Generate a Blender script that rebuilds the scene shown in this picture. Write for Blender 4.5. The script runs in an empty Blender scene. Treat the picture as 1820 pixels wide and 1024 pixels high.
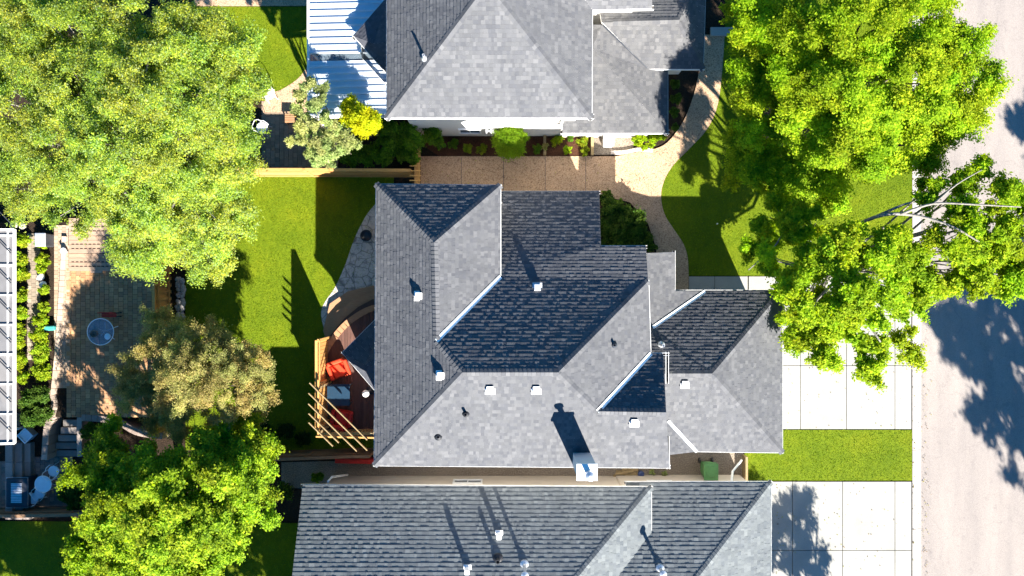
import bpy, bmesh, math, random
import numpy as np
from mathutils import Vector, Matrix
from mathutils.geometry import tessellate_polygon

# ------------------------------------------------------------------ camera, light, exposure
S = bpy.context.scene
COL = S.collection
H = 33.0; F = 1320.0                      # camera height (m), focal length in photo pixels
cd = bpy.data.cameras.new('camera'); cam = bpy.data.objects.new('camera', cd); COL.objects.link(cam)
cam.location = (0, 0, H); cam.rotation_euler = (0, 0, 0)
cd.sensor_width = 36; cd.lens = 36 * F / 1820; cd.clip_end = 2000; cd.clip_start = 0.5
S.camera = cam
SX, SY = -0.681, 1.52                     # ground shift of a shadow per metre of height
sunv = Vector((-SX, -SY, 1)).normalized()
w = bpy.data.worlds.new("World"); S.world = w; w.use_nodes = True
nt = w.node_tree; bg = nt.nodes['Background']
sky = nt.nodes.new('ShaderNodeTexSky'); sky.sky_type = 'NISHITA'; sky.sun_disc = False
sky.sun_elevation = math.asin(sunv.z); sky.sun_rotation = math.atan2(sunv.x, sunv.y)
sky.dust_density = 0.3; sky.ozone_density = 3.0
hsv = nt.nodes.new('ShaderNodeHueSaturation'); hsv.inputs['Saturation'].default_value = 1.5; hsv.inputs['Value'].default_value = 1.0; nt.links.new(sky.outputs[0], hsv.inputs['Color']); nt.links.new(hsv.outputs[0], bg.inputs[0]); bg.inputs[1].default_value = 0.05
sd = bpy.data.lights.new('sun', 'SUN'); sun = bpy.data.objects.new('sun', sd); COL.objects.link(sun)
sd.energy = 5.0; sd.angle = math.radians(0.5); sd.color = (1, .945, .86)
sun.rotation_euler = (-sunv).to_track_quat('-Z', 'Y').to_euler(); sun.location = (20, -30, 40)
S.view_settings.view_transform = 'Standard'; S.view_settings.look = 'None'
S.view_settings.exposure = 2.2; S.view_settings.gamma = 1
rnd = random.Random(7); npr = np.random.default_rng(11)

# ------------------------------------------------------------------ helpers
def P(px, py, z=0.0):
    return Vector(((px - 910) * (H - z) / F, -(py - 512) * (H - z) / F, z))
def M_(r, z=0): return r * (H - z) / F
WL = {}
def tag(o, label=None, cat=None, group=None, kind=None):
    if label: o['label'] = label
    if cat: o['category'] = cat
    if group: o['group'] = group
    if kind: o['kind'] = kind
    return o
def thing(name, label, cat, loc=(0, 0, 0), group=None):
    o = bpy.data.objects.new(name, None); COL.objects.link(o); o.location = loc
    o.empty_display_size = .3
    WL[o.name] = Vector(loc); return tag(o, label, cat, group)
class MB:
    def __init__(s): s.v = []; s.f = []; s.c = []
    def poly(s, pts, col=None):
        i = len(s.v); s.v += [tuple(p) for p in pts]; s.f.append(tuple(range(i, i + len(pts)))); s.c += [col or (1, 1, 1)] * len(pts)
    def box(s, x0, x1, y0, y1, z0, z1, col=None):
        s.hull([(x0, y0, z0), (x1, y0, z0), (x1, y1, z0), (x0, y1, z0)], [(x0, y0, z1), (x1, y0, z1), (x1, y1, z1), (x0, y1, z1)], col)
    def hull(s, a, b, col=None):
        n = len(a); i = len(s.v); s.v += [tuple(p) for p in a] + [tuple(p) for p in b]; s.c += [col or (1, 1, 1)] * (2 * n)
        s.f.append(tuple(range(i + n - 1, i - 1, -1))); s.f.append(tuple(range(i + n, i + 2 * n)))
        for k in range(n):
            j = (k + 1) % n; s.f.append((i + k, i + j, i + n + j, i + n + k))
    def obox(s, c, sx, sy, sz, rz=0, col=None, rx=0, ry=0):
        m = Matrix.Translation(Vector(c)) @ Matrix.Rotation(rz, 4, 'Z') @ Matrix.Rotation(ry, 4, 'Y') @ Matrix.Rotation(rx, 4, 'X')
        q = [m @ Vector((x * sx / 2, y * sy / 2, -sz / 2)) for x, y in ((-1, -1), (1, -1), (1, 1), (-1, 1))]
        t = [m @ Vector((x * sx / 2, y * sy / 2, sz / 2)) for x, y in ((-1, -1), (1, -1), (1, 1), (-1, 1))]
        s.hull(q, t, col)
    def bar(s, a, b, wd, ht, col=None):          # box beam between two points
        a = Vector(a); b = Vector(b); d = (b - a).normalized()
        sd_ = d.cross(Vector((0, 0, 1)))
        if sd_.length < 1e-3: sd_ = Vector((1, 0, 0))
        sd_.normalize(); up = sd_.cross(d).normalized()
        f = lambda p: [p + sd_ * x * wd / 2 + up * y * ht / 2 for x, y in ((-1, -1), (1, -1), (1, 1), (-1, 1))]
        s.hull(f(a), f(b), col)
    def tube(s, pts, rads, n=6, col=None):
        rings = []; pts = [Vector(p) for p in pts]
        for i, p in enumerate(pts):
            d = (pts[min(i + 1, len(pts) - 1)] - pts[max(i - 1, 0)]).normalized()
            a = d.cross(Vector((0, 0, 1)))
            if a.length < .05: a = d.cross(Vector((1, 0, 0)))
            a.normalize(); b = d.cross(a)
            i0 = len(s.v)
            for k in range(n):
                t = 2 * math.pi * k / n; s.v.append(tuple(p + (a * math.cos(t) + b * math.sin(t)) * rads[i])); s.c.append(col or (1, 1, 1))
            rings.append(i0)
        for r0, r1 in zip(rings, rings[1:]):
            for k in range(n): s.f.append((r0 + k, r0 + (k + 1) % n, r1 + (k + 1) % n, r1 + k))
        s.f.append(tuple(rings[0] + k for k in range(n))[::-1]); s.f.append(tuple(rings[-1] + k for k in range(n)))
    def lathe(s, c, prof, n=20, col=None, sx=1, sy=1):
        c = Vector(c); rings = []
        for r, z in prof:
            i0 = len(s.v); rings.append(i0)
            for k in range(n):
                t = 2 * math.pi * k / n; s.v.append((c.x + r * sx * math.cos(t), c.y + r * sy * math.sin(t), c.z + z)); s.c.append(col or (1, 1, 1))
        for r0, r1 in zip(rings, rings[1:]):
            for k in range(n): s.f.append((r0 + k, r0 + (k + 1) % n, r1 + (k + 1) % n, r1 + k))
        s.f.append(tuple(rings[0] + k for k in range(n))[::-1]); s.f.append(tuple(rings[-1] + k for k in range(n)))
    def build(s, name, mat, parent=None, smooth=False, bevel=0):
        me = bpy.data.meshes.new(name); off = WL[parent.name] if parent else Vector((0, 0, 0))
        va = np.array(s.v, dtype=np.float64) - np.array(off)
        me.from_pydata(va.tolist(), [], s.f)
        ca = me.color_attributes.new('col', 'FLOAT_COLOR', 'POINT')
        ca.data.foreach_set('color', np.hstack([np.array(s.c, dtype=np.float32), np.ones((len(s.c), 1), np.float32)]).ravel())
        me.materials.append(mat); o = bpy.data.objects.new(name, me); COL.objects.link(o)
        if smooth: me.shade_smooth()
        if bevel:
            b = o.modifiers.new('bevel', 'BEVEL'); b.width = bevel; b.segments = 2; b.limit_method = 'ANGLE'
        if parent: o.parent = parent; WL[o.name] = off
        else: WL[o.name] = Vector((0, 0, 0))
        return o
def spline(pts, n=8, closed=False):
    out = []; m = len(pts)
    for i in range(m if closed else m - 1):
        g = lambda k: pts[k % m] if closed else pts[max(0, min(m - 1, k))]
        p0, p1, p2, p3 = g(i - 1), g(i), g(i + 1), g(i + 2)
        for j in range(n):
            t = j / n
            out.append(tuple(.5 * (2 * b + (c - a) * t + (2 * a - 5 * b + 4 * c - d) * t * t + (3 * b - a - 3 * c + d) * t ** 3) for a, b, c, d in zip(p0, p1, p2, p3)))
    if not closed: out.append(tuple(pts[-1]))
    return out
def slab(mb, pts, z1, z0, col=None):              # plan polygon (world xy) as a solid slab, may be concave
    pts = [Vector((p[0], p[1], 0)) for p in pts]
    tris = tessellate_polygon([pts]); i = len(mb.v); n = len(pts)
    mb.v += [(p.x, p.y, z1) for p in pts] + [(p.x, p.y, z0) for p in pts]; mb.c += [col or (1, 1, 1)] * (2 * n)
    for t in tris:
        a, b, c = [pts[k] for k in t]
        if (b - a).cross(c - a).z < 0: t = t[::-1]
        mb.f.append(tuple(i + k for k in t))
    for k in range(n):
        j = (k + 1) % n; mb.f.append((i + k, i + n + k, i + n + j, i + j))
def pxs(pts, z=0): return [P(p[0], p[1], z) for p in pts]

# ------------------------------------------------------------------ materials
class Mat:
    def __init__(s, name, rough=.8, spec=.3):
        s.m = bpy.data.materials.new(name); s.m.use_nodes = True; s.t = s.m.node_tree; s.n = s.t.nodes
        s.b = s.n['Principled BSDF']; s.b.inputs['Roughness'].default_value = rough; s.b.inputs['Specular IOR Level'].default_value = spec
        s.co = s.n.new('ShaderNodeNewGeometry').outputs['Position']
    def L(s, a, b): s.t.links.new(a, b)
    def noise(s, scale, detail=4, rough=.6, co=None, dist=0):
        n = s.n.new('ShaderNodeTexNoise'); n.inputs['Scale'].default_value = scale; n.inputs['Detail'].default_value = detail
        n.inputs['Roughness'].default_value = rough; n.inputs['Distortion'].default_value = dist; s.L(co or s.co, n.inputs['Vector']); return n.outputs['Fac']
    def scale(s, v, rz=0):
        n = s.n.new('ShaderNodeMapping'); n.inputs['Scale'].default_value = v; n.inputs['Rotation'].default_value = (0, 0, rz); s.L(s.co, n.inputs['Vector']); return n.outputs[0]
    def ramp(s, fac, stops, interp='LINEAR'):
        n = s.n.new('ShaderNodeValToRGB'); e = n.color_ramp.elements; n.color_ramp.interpolation = interp
        while len(e) < len(stops): e.new(.5)
        for k, (p, c) in enumerate(stops): e[k].position = p; e[k].color = (*c, 1)
        s.L(fac, n.inputs[0]); return n.outputs[0]
    def mix(s, a, b, fac, mode='MIX'):
        n = s.n.new('ShaderNodeMix'); n.data_type = 'RGBA'; n.blend_type = mode
        for x, i in ((a, 6), (b, 7)):
            if isinstance(x, tuple): n.inputs[i].default_value = (*x, 1)
            else: s.L(x, n.inputs[i])
        if isinstance(fac, float): n.inputs[0].default_value = fac
        else: s.L(fac, n.inputs[0])
        return n.outputs[2]
    def attr(s):
        n = s.n.new('ShaderNodeAttribute'); n.attribute_name = 'col'; return n.outputs['Color']
    def bump(s, h, dist=.01, strength=1.):
        n = s.n.new('ShaderNodeBump'); n.inputs['Distance'].default_value = dist; n.inputs['Strength'].default_value = strength
        s.L(h, n.inputs['Height']); s.L(n.outputs[0], s.b.inputs['Normal'])
    def base(s, c):
        if isinstance(c, tuple): s.b.inputs['Base Color'].default_value = (*c, 1)
        else: s.L(c, s.b.inputs['Base Color'])
        return s
def plain(name, col, rough=.6, var=.15, scale=6, metal=0, spec=.4, bump=0):
    m = Mat(name, rough, spec); f = m.noise(scale, 5)
    m.base(m.ramp(f, [(.3, tuple(c * (1 - var) for c in col)), (.7, tuple(min(1, c * (1 + var)) for c in col))]))
    m.b.inputs['Metallic'].default_value = metal
    if bump: m.bump(m.noise(scale * 6, 4), bump)
    return m.m
def granular(name, c0, c1, big=.6, fine=60, rough=.9, dist=.006, stain=.2, attr=False):
    m = Mat(name, rough, .2); c = m.ramp(m.noise(fine, 3, .7), [(.3, c0), (.7, c1)])
    c = m.mix(c, m.ramp(m.noise(big, 6, .65), [(.3, (1 - stain,) * 3), (.7, (1 + stain * .5,) * 3)]), 1., 'MULTIPLY')
    if attr: c = m.mix(c, m.attr(), 1., 'MULTIPLY')
    m.base(c); m.bump(m.noise(fine * .8, 3, .7), dist); return m.m
MT = {}
def mk_grass(name, c0, c1, c2):
    m = Mat(name, .85, .15)
    a = m.ramp(m.noise(22, 5, .75), [(.28, c0), (.5, c1), (.75, c2)])
    b = m.ramp(m.noise(.55, 5, .6), [(.3, (.74, .82, .7)), (.52, (1, 1, 1)), (.72, (1.30, 1.12, 1.2))])
    st = m.ramp(m.noise(3.5, 4, .7, m.scale((1.5, .7, 1), .5)), [(.3, (.82, .85, .8)), (.7, (1.15, 1.12, 1.1))])
    m.base(m.mix(m.mix(a, b, 1., 'MULTIPLY'), st, 1., 'MULTIPLY')); m.bump(m.noise(26, 4, .8), .05); return m.m
MT['grass'] = mk_grass('lawn_grass', (.07, .115, .002), (.115, .165, .003), (.165, .205, .005))
MT['shingle'] = (lambda m: (m.base(m.mix(m.mix(m.attr(), m.ramp(m.noise(90, 3, .8), [(.3, (.72, .72, .74)), (.7, (1.28, 1.28, 1.26))]), 1., 'MULTIPLY'), m.ramp(m.noise(.9, 6, .7), [(.3, (.88, .885, .89)), (.52, (1, 1, 1)), (.75, (1.08, 1.07, 1.05))]), 1., 'MULTIPLY')), m.bump(m.noise(110, 2), .004), m.m)[2])(Mat('shingle', .95, .1))
MT['asphalt0'] = granular('road_asphalt', (.135, .115, .102), (.30, .262, .235), .35, 45, .9, .006, .1)
def mk_road():
    m = Mat('road_asphalt', .9, .2); c = m.ramp(m.noise(42, 3, .7), [(.3, (.185, .160, .142)), (.7, (.33, .295, .268))])
    c = m.mix(c, m.ramp(m.noise(.5, 6, .6, m.scale((2.2, .35, 1))), [(.3, (.84, .84, .86)), (.7, (1.1, 1.09, 1.08))]), 1., 'MULTIPLY')
    c = m.mix(c, m.ramp(m.noise(2.6, 6, .75), [(.28, (.8, .8, .82)), (.45, (1, 1, 1))]), 1., 'MULTIPLY')
    v = m.n.new('ShaderNodeTexVoronoi'); v.feature = 'DISTANCE_TO_EDGE'; v.inputs['Scale'].default_value = .32; w_ = m.n.new('ShaderNodeVectorMath'); w_.operation = 'ADD'
    n = m.n.new('ShaderNodeTexNoise'); n.inputs['Scale'].default_value = 1.6; n.inputs['Detail'].default_value = 6; m.L(m.co, n.inputs['Vector']); m.L(m.co, w_.inputs[0]); m.L(n.outputs['Color'], w_.inputs[1]); m.L(w_.outputs[0], v.inputs['Vector'])
    c = m.mix(c, m.ramp(v.outputs['Distance'], [(.0, (.88, .88, .88)), (.008, (1, 1, 1))]), 1., 'MULTIPLY')
    m.base(c); m.bump(m.noise(40, 3, .7), .006); return m.m
MT['asphalt'] = mk_road()
MT['concrete'] = granular('concrete', (.285, .275, .25), (.345, .335, .31), .9, 30, .9, .003, .13, True)
MT['kerb'] = granular('kerb_concrete', (.30, .28, .26), (.42, .40, .37), .7, 40, .9, .003, .12, True)
def mk_aggregate():
    m = Mat('exposed_aggregate', .9, .2)
    v = m.n.new('ShaderNodeTexVoronoi'); v.inputs['Scale'].default_value = 17; m.L(m.co, v.inputs['Vector'])
    a = m.ramp(v.outputs['Distance'], [(.0, (.12, .08, .055)), (.3, (.36, .235, .145)), (.7, (.48, .335, .22))])
    f = m.ramp(m.noise(9, 5, .8), [(.33, (.42, .36, .34)), (.46, (1, 1, 1)), (.8, (1.12, 1.05, 1.02))])
    c = m.mix(a, f, 1., 'MULTIPLY'); m.base(m.mix(c, m.ramp(m.noise(1.2, 4), [(.3, (.85, .85, .86)), (.7, (1.1, 1.08, 1.05))]), 1., 'MULTIPLY')); m.bump(v.outputs['Distance'], .008); return m.m
MT['aggregate'] = mk_aggregate()
def mk_stamped():
    m = Mat('stamped_concrete', .85, .25)
    v = m.n.new('ShaderNodeTexVoronoi'); v.feature = 'DISTANCE_TO_EDGE'; v.inputs['Scale'].default_value = 2.2; m.L(m.co, v.inputs['Vector'])
    a = m.ramp(v.outputs['Distance'], [(.0, (.2, .18, .16)), (.05, (.52, .45, .39))])
    m.base(m.mix(a, m.ramp(m.noise(5, 6, .75), [(.35, (.5, .5, .54)), (.5, (1, 1, 1)), (.8, (1.1, 1.1, 1.1))]), 1., 'MULTIPLY')); m.bump(m.noise(14, 5), .02); return m.m
MT['stamped'] = mk_stamped()
MT['soil'] = granular('soil', (.012, .008, .005), (.05, .032, .02), 1.2, 25, 1, .05, .3)
MT['mulch'] = granular('mulch', (.03, .014, .008), (.12, .05, .025), 1.5, 30, 1, .06, .3)
MT['gravel'] = granular('gravel', (.10, .08, .06), (.36, .30, .24), .9, 22, 1, .04, .2)
MT['terrain'] = granular('terrain', (.04, .06, .01), (.09, .12, .02), .2, 8, 1, .02, .3)
MT['paver'] = granular('paver', (.75, .75, .75), (1.15, 1.15, 1.15), 1.4, 40, .9, .006, .12, True)
MT['wall'] = granular('stucco_wall', (.62, .60, .56), (.76, .74, .70), .8, 40, .9, .004, .08)
MT['cream'] = granular('cream_siding', (.60, .52, .42), (.70, .62, .52), .8, 40, .8, .003, .08)
MT['white'] = plain('white_trim', (.80, .80, .79), .45, .05)
MT['gutter'] = (lambda m: (m.base(m.mix(m.attr(), m.ramp(m.noise(5, 5), [(.3, (.62, .62, .60)), (.7, (.78, .79, .78))]), 1., 'MULTIPLY')), m.m)[1])(Mat('gutter_metal', .45, .3))
MT['flash'] = plain('valley_flashing', (.72, .78, .80), .35, .06, 5, 0.2)
MT['metalroof'] = plain('painted_metal_sheet', (.62, .68, .74), .3, .05, 3, .35)
MT['galv'] = plain('galvanised_metal', (.62, .64, .66), .35, .12, 9, .6)
MT['black'] = plain('black_rubber', (.015, .016, .02), .5, .2)
MT['dark'] = plain('dark_metal', (.03, .035, .045), .4, .2)
MT['red'] = plain('red_fabric', (.62, .05, .012), .8, .2, 10, bump=.01)
MT['darkred'] = plain('crimson_fabric', (.42, .02, .015), .8, .2, 10)
MT['teal'] = plain('teal_tabletop', (.006, .03, .06), .5, .15, 5)
MT['binG'] = plain('green_plastic', (.10, .26, .09), .5, .12, 8)
MT['turq'] = plain('turquoise_plastic', (.05, .30, .27), .5, .1)
MT['blueP'] = plain('pale_blue_plastic', (.55, .68, .74), .4, .06)
MT['bark'] = granular('bark', (.10, .08, .06), (.26, .22, .18), 3, 18, 1, .03, .3)
MT['barkL'] = granular('pale_bark', (.13, .12, .105), (.27, .25, .22), 3, 18, 1, .02, .2)
MT['rock'] = granular('fieldstone', (.22, .2, .18), (.48, .45, .42), 2, 16, .95, .02, .2)
MT['pot'] = plain('dark_glazed_pot', (.02, .02, .025), .3, .2)
def wood(name, c0, c1, sc=(14, 1.2, 14), rz=0, attr=True):
    m = Mat(name, .75, .25); c = m.ramp(m.noise(3, 6, .7, m.scale(sc, rz)), [(.3, c0), (.72, c1)])
    if attr: c = m.mix(c, m.attr(), 1., 'MULTIPLY')
    m.base(c); m.bump(m.noise(6, 4, .6, m.scale(sc, rz)), .004); return m.m
MT['fence'] = wood('cedar_fence', (.36, .17, .045), (.62, .35, .12), (1.2, 14, 14))
MT['fence2'] = wood('weathered_fence', (.16, .09, .05), (.30, .18, .10), (1.2, 14, 14))
MT['deck'] = wood('deck_boards', (.075, .038, .03), (.13, .065, .048))
MT['step'] = wood('cedar_steps', (.30, .15, .075), (.42, .24, .13), (1.2, 14, 14))
MT['bench'] = wood('pale_planks', (.28, .19, .13), (.40, .28, .20), (1.2, 14, 14))
MT['pole'] = wood('pale_timber', (.23, .165, .08), (.34, .25, .13), (5, 5, 5))
def mk_glass(name, col, alpha, rough=.15):
    m = Mat(name, rough, .5); m.base(m.ramp(m.noise(2.5, 5), [(.3, tuple(c * .8 for c in col)), (.7, col)])); m.b.inputs['Alpha'].default_value = alpha; return m.m
MT['glass'] = plain('window_glass', (.03, .045, .06), .08, .2, 1, 0, .6)
MT['poly'] = mk_glass('polycarbonate', (.17, .165, .165), .96, .4)
MT['tabglass'] = mk_glass('table_glass', (.25, .32, .38), .45, .05)
def mk_leaf(name, trans=.45):
    m = Mat(name, .7, .12); a = m.attr(); m.base(a)
    t = m.n.new('ShaderNodeBsdfTranslucent'); h = m.n.new('ShaderNodeHueSaturation'); h.inputs['Value'].default_value = 1.8; h.inputs['Saturation'].default_value = 1.05
    m.L(a, h.inputs['Color']); m.L(h.outputs[0], t.inputs[0])
    x = m.n.new('ShaderNodeMixShader'); x.inputs[0].default_value = trans
    m.L(m.b.outputs[0], x.inputs[1]); m.L(t.outputs[0], x.inputs[2]); m.L(x.outputs[0], m.n['Material Output'].inputs[0]); return m.m
MT['leaf'] = mk_leaf('leaf')

def struct(name, mb, mat, smooth=False): return tag(mb.build(name, mat, None, smooth), kind='structure')
# ------------------------------------------------------------------ ground, road, paths
m = MB(); m.poly([(-400, -400, -.16), (400, -400, -.16), (400, 400, -.16), (-400, 400, -.16)]); struct('ground', m, MT['terrain'])
m = MB(); slab(m, [(-60, -60), (17.75, -60), (17.75, 60), (-60, 60)], -.02, -.14); struct('garden_soil', m, MT['soil'])
RX0, RX1 = P(1638, 0).x, P(1638, 0).x + 8.6
m = MB(); slab(m, [(RX0, -90), (RX1, -90), (RX1, 90), (RX0, 90)], -.09, -.15); struct('road', m, MT['asphalt'])
# kerb and gutter pan, cast in lengths
m = MB(); y = -60.
kx0 = P(1621, 0).x
while y < 60:
    L_ = 3.52; c = rnd.uniform(.9, 1.05); c = (c, c * rnd.uniform(.96, 1), c * .97)
    prof = [(kx0, -.14), (kx0, .035), (kx0 + .16, .03), (kx0 + .27, -.06), (RX0 + .02, -.075), (RX0 + .02, -.14)]
    m.hull([(a, y + .008, b) for a, b in prof][::-1], [(a, y + L_ - .008, b) for a, b in prof][::-1], c); y += L_
struct('kerb', m, MT['kerb'])
m = MB(); y = -60.
while y < 60:
    m.hull([(RX1 - .02, y, -.14), (RX1 + .45, y, -.14), (RX1 + .45, y, .035), (RX1 + .28, y, .03), (RX1 + .15, y, -.07), (RX1 - .02, y, -.08)], [(RX1 - .02, y + 3.5, -.14), (RX1 + .45, y + 3.5, -.14), (RX1 + .45, y + 3.5, .035), (RX1 + .28, y + 3.5, .03), (RX1 + .15, y + 3.5, -.07), (RX1 - .02, y + 3.5, -.08)]); y += 3.52
struct('far_kerb', m, MT['kerb'])
m = MB(); slab(m, [(RX1 + .45, -60), (RX1 + 14, -60), (RX1 + 14, 60), (RX1 + .45, 60)], .02, -.14); tag(m.build('lawn', MT['grass']), 'grass verge across the road, beyond the far kerb', 'lawn', kind='stuff')
def driveway(name, xs, ys, z=.035):
    m = MB()
    for i in range(len(xs) - 1):
        for j in range(len(ys) - 1):
            a = P(xs[i], ys[j]); b = P(xs[i + 1], ys[j + 1]); g = .014; c = rnd.uniform(.95, 1.03)
            m.box(a.x + g, b.x - g, b.y + g, a.y - g, -.1, z, (c, c, c * rnd.uniform(.97, 1)))
    return struct(name, m, MT['concrete'])
driveway('driveway', [1330, 1422, 1504, 1590, 1619.5], [491, 555, 650, 763])
driveway('driveway', [1330, 1408, 1497, 1590, 1619.5], [855.5, 978, 1110, 1230])
driveway('path', [1224, 1270, 1329], [491, 560])
LAWNZ = .02
def grass_blades(mb, poly, n, hmin=.02, hmax=.05):
    pts = [Vector((p[0], p[1], 0)) for p in poly]; tr = tessellate_polygon([pts])
    A = []; 
    for t in tr: A.append(abs((pts[t[1]] - pts[t[0]]).cross(pts[t[2]] - pts[t[0]]).z) / 2)
    A = np.array(A); idx = npr.choice(len(tr), n, p=A / A.sum()); r = npr.random((n, 2)); fl = r.sum(1) > 1; r[fl] = 1 - r[fl]
    T = np.array([[pts[k][:2] for k in t] for t in tr])[idx]
    c = T[:, 0] + r[:, :1] * (T[:, 1] - T[:, 0]) + r[:, 1:] * (T[:, 2] - T[:, 0])
    return c
def lawn(pts, label, z=LAWNZ, dens=260):
    m = MB(); slab(m, pts, z, -.1); o = tag(m.build('lawn', MT['grass']), label, 'lawn', kind='stuff')
    tr = grass_blades(None, pts, 1); pv = [Vector((p[0], p[1], 0)) for p in pts]
    area = sum(abs((pv[t[1]] - pv[t[0]]).cross(pv[t[2]] - pv[t[0]]).z) / 2 for t in tessellate_polygon([pv]))
    n = int(area * dens); c = grass_blades(None, pts, n)
    # mown tufts: small leaning blades that give the lawn its nap
    ang = npr.random(n) * 6.283; hh = npr.uniform(.012, .035, n); wd = npr.uniform(.012, .026, n); ln = npr.normal(0, .03, (n, 2)) + np.array([.012, .01])
    V = np.zeros((n, 3, 3)); dx = np.cos(ang) * wd; dy = np.sin(ang) * wd
    V[:, 0, 0] = c[:, 0] - dx; V[:, 0, 1] = c[:, 1] - dy; V[:, 1, 0] = c[:, 0] + dx; V[:, 1, 1] = c[:, 1] + dy
    V[:, :2, 2] = z; V[:, 2, 0] = c[:, 0] + ln[:, 0]; V[:, 2, 1] = c[:, 1] + ln[:, 1]; V[:, 2, 2] = z + hh
    base = np.array([[.085, .14, .003], [.12, .18, .004], [.16, .215, .006], [.20, .23, .010]])[npr.choice(4, n, p=[.3, .35, .25, .1])]
    g_ = add_mesh_arr('grass_blade', V.reshape(-1, 3), 3, np.repeat(base, 3, 0), MT['leaf'], o); g_['kind'] = 'stuff'
    return o
def add_mesh_arr(name, V, k, C, mat, parent):
    me = bpy.data.meshes.new(name); nv = len(V); nf = nv // k
    off = np.array(WL[parent.name]) if parent else 0
    me.vertices.add(nv); me.vertices.foreach_set('co', (V - off).astype(np.float32).ravel())
    me.loops.add(nv); me.loops.foreach_set('vertex_index', np.arange(nv, dtype=np.int32))
    me.polygons.add(nf); me.polygons.foreach_set('loop_start', np.arange(0, nv, k, dtype=np.int32)); me.polygons.foreach_set('loop_total', np.full(nf, k, dtype=np.int32))
    me.update(calc_edges=True)
    ca = me.color_attributes.new('col', 'FLOAT_COLOR', 'POINT')
    ca.data.foreach_set('color', np.hstack([C, np.ones((nv, 1))]).astype(np.float32).ravel())
    me.materials.append(mat); o = bpy.data.objects.new(name, me); COL.objects.link(o)
    if parent: o.parent = parent; WL[o.name] = WL[parent.name]
    else: WL[o.name] = Vector((0, 0, 0))
    return o
front = spline([(1288, 60), (1284, 120), (1276, 185), (1258, 228), (1228, 262), (1200, 290), (1182, 318), (1175, 348), (1181, 380), (1198, 408), (1214, 432), (1222, 456), (1224, 490)], 4)
lawn(pxs(front + [(1620.5, 490), (1620.5, -150), (1292, -150)]), 'front lawn under the two big street trees, edged by a curving path')
lawn(pxs([(1323, 764), (1620.5, 764), (1620.5, 854), (1323, 854)]), 'narrow bright lawn strip between the two white driveways')
lawn(pxs([(330, 312), (700, 312), (700, 800), (330, 800)]), 'back lawn behind the middle house, half in house shadow')
lawn(pxs([(330, 12), (546, 12), (546, 125), (520, 150), (490, 165), (330, 200)]), 'small lawn at the top beside the white patio roof')
lawn(pxs([(-60, 926), (540, 930), (520, 1130), (-60, 1130)]), 'shaded lawn in the bottom left corner below the timber fence')
lawn(pxs([(-200, -100), (110, -100), (110, 100), (-200, 100)]), 'dark lawn in the top left corner behind the big tree')
# aggregate paths
m = MB(); wpath = spline([(1262, 62), (1250, 62)], 1) + spline([(1249, 70), (1240, 140), (1222, 200), (1198, 240), (1172, 262), (1125, 272), (1095, 278)], 4) + [(748, 278), (748, 345), (1060, 345), (1120, 360), (1152, 398), (1166, 440), (1172, 520), (1223.5, 520), (1223.5, 490)]
ee = [p for p in front][::-1][1:]
slab(m, pxs(wpath + [(p[0] - .3, p[1]) for p in ee]), .03, -.1); struct('path', m, MT['aggregate'])
for x in (820, 895, 969, 1041): 
    m = MB(); a = P(x, 279); b = P(x, 344); m.box(a.x - .01, a.x + .01, b.y, a.y, .0, .0345); struct('path_joint', m, MT['dark'])
m = MB(); slab(m, pxs([(1262, 50), (1310, 50), (1310, 65), (1262, 65)]), .12, -.1); struct('path_step', m, MT['concrete'])
m = MB(); slab(m, pxs([(756, 226), (1054, 226), (1054, 277), (780, 277), (756, 262)]), .01, -.1); struct('flower_bed', m, MT['mulch'])
m = MB(); slab(m, pxs([(1054, 226), (1126, 226), (1126, 275), (1054, 275)]), .012, -.1); struct('gravel_bed', m, MT['gravel'])
m = MB(); slab(m, pxs([(500, 822), (1322, 800), (1322, 868), (500, 868)]), .0, -.1); struct('side_yard', m, MT['gravel'])
# back patio
bp = spline([(668, 362), (650, 385), (630, 425), (614, 470), (596, 510), (576, 540), (571, 560), (577, 590)], 5)
m = MB(); slab(m, pxs(bp + [(600, 600), (720, 600), (720, 362)]), .03, -.1); struct('patio', m, MT['stamped'])
m = MB(); slab(m, pxs([(345, -30), (546, -30), (546, 11), (345, 11)]), .03, -.1); slab(m, pxs(spline([(547, 118), (530, 140), (500, 160), (480, 166), (468, 185)], 4) + [(468, 200), (600, 200), (600, 118)]), .03, -.1); struct('path', m, MT['aggregate'])
m = MB(); a = P(465, 300); b = P(600, 188); X = a.x; i = 0
while X < b.x:
    Y = a.y - (.1 if i % 2 else 0)
    while Y < b.y:
        c = rnd.uniform(.16, .24); m.box(X + .005, X + .195, Y + .005, Y + .195, -.05, .02 + rnd.uniform(0, .003), (c * 1.35, c, c * .72)); Y += .2
    X += .2; i += 1
struct('paver_patio', m, MT['paver'])

# ------------------------------------------------------------------ left garden: raised paver patio, steps, walls
ZP = .8
m = MB()
def pavers(m, x0, x1, y0, y1, z, cols, s=.205, base=-.1, inside=None):
    a = P(x0, y0, z); b = P(x1, y1, z); X = a.x; i = 0
    while X < b.x:
        Y = b.y - (s / 2 if i % 2 else 0)
        while Y < a.y:
            if inside is None or inside(X + s / 2, Y + s / 2):
                c = rnd.choice(cols); k = rnd.uniform(.85, 1.12); zz = z + rnd.uniform(-.003, .003)
                m.box(X + .006, X + s - .006, max(b.y, Y) + .006, min(Y + s, a.y) - .006, z - .05, zz, tuple(q * k for q in c))
            Y += s
        X += s; i += 1
pavers(m, 118, 286, 478, 742, ZP, [(.44, .245, .12), (.40, .21, .105), (.48, .28, .14), (.36, .20, .11)])
struct('patio', m, MT['paver'])
m = MB(); slab(m, pxs([(-60, 395), (286, 395), (286, 742), (146, 742), (100, 742), (92, 735), (-60, 735)], ZP), ZP - .04, -.1); struct('raised_ground', m, MT['soil'])
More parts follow.
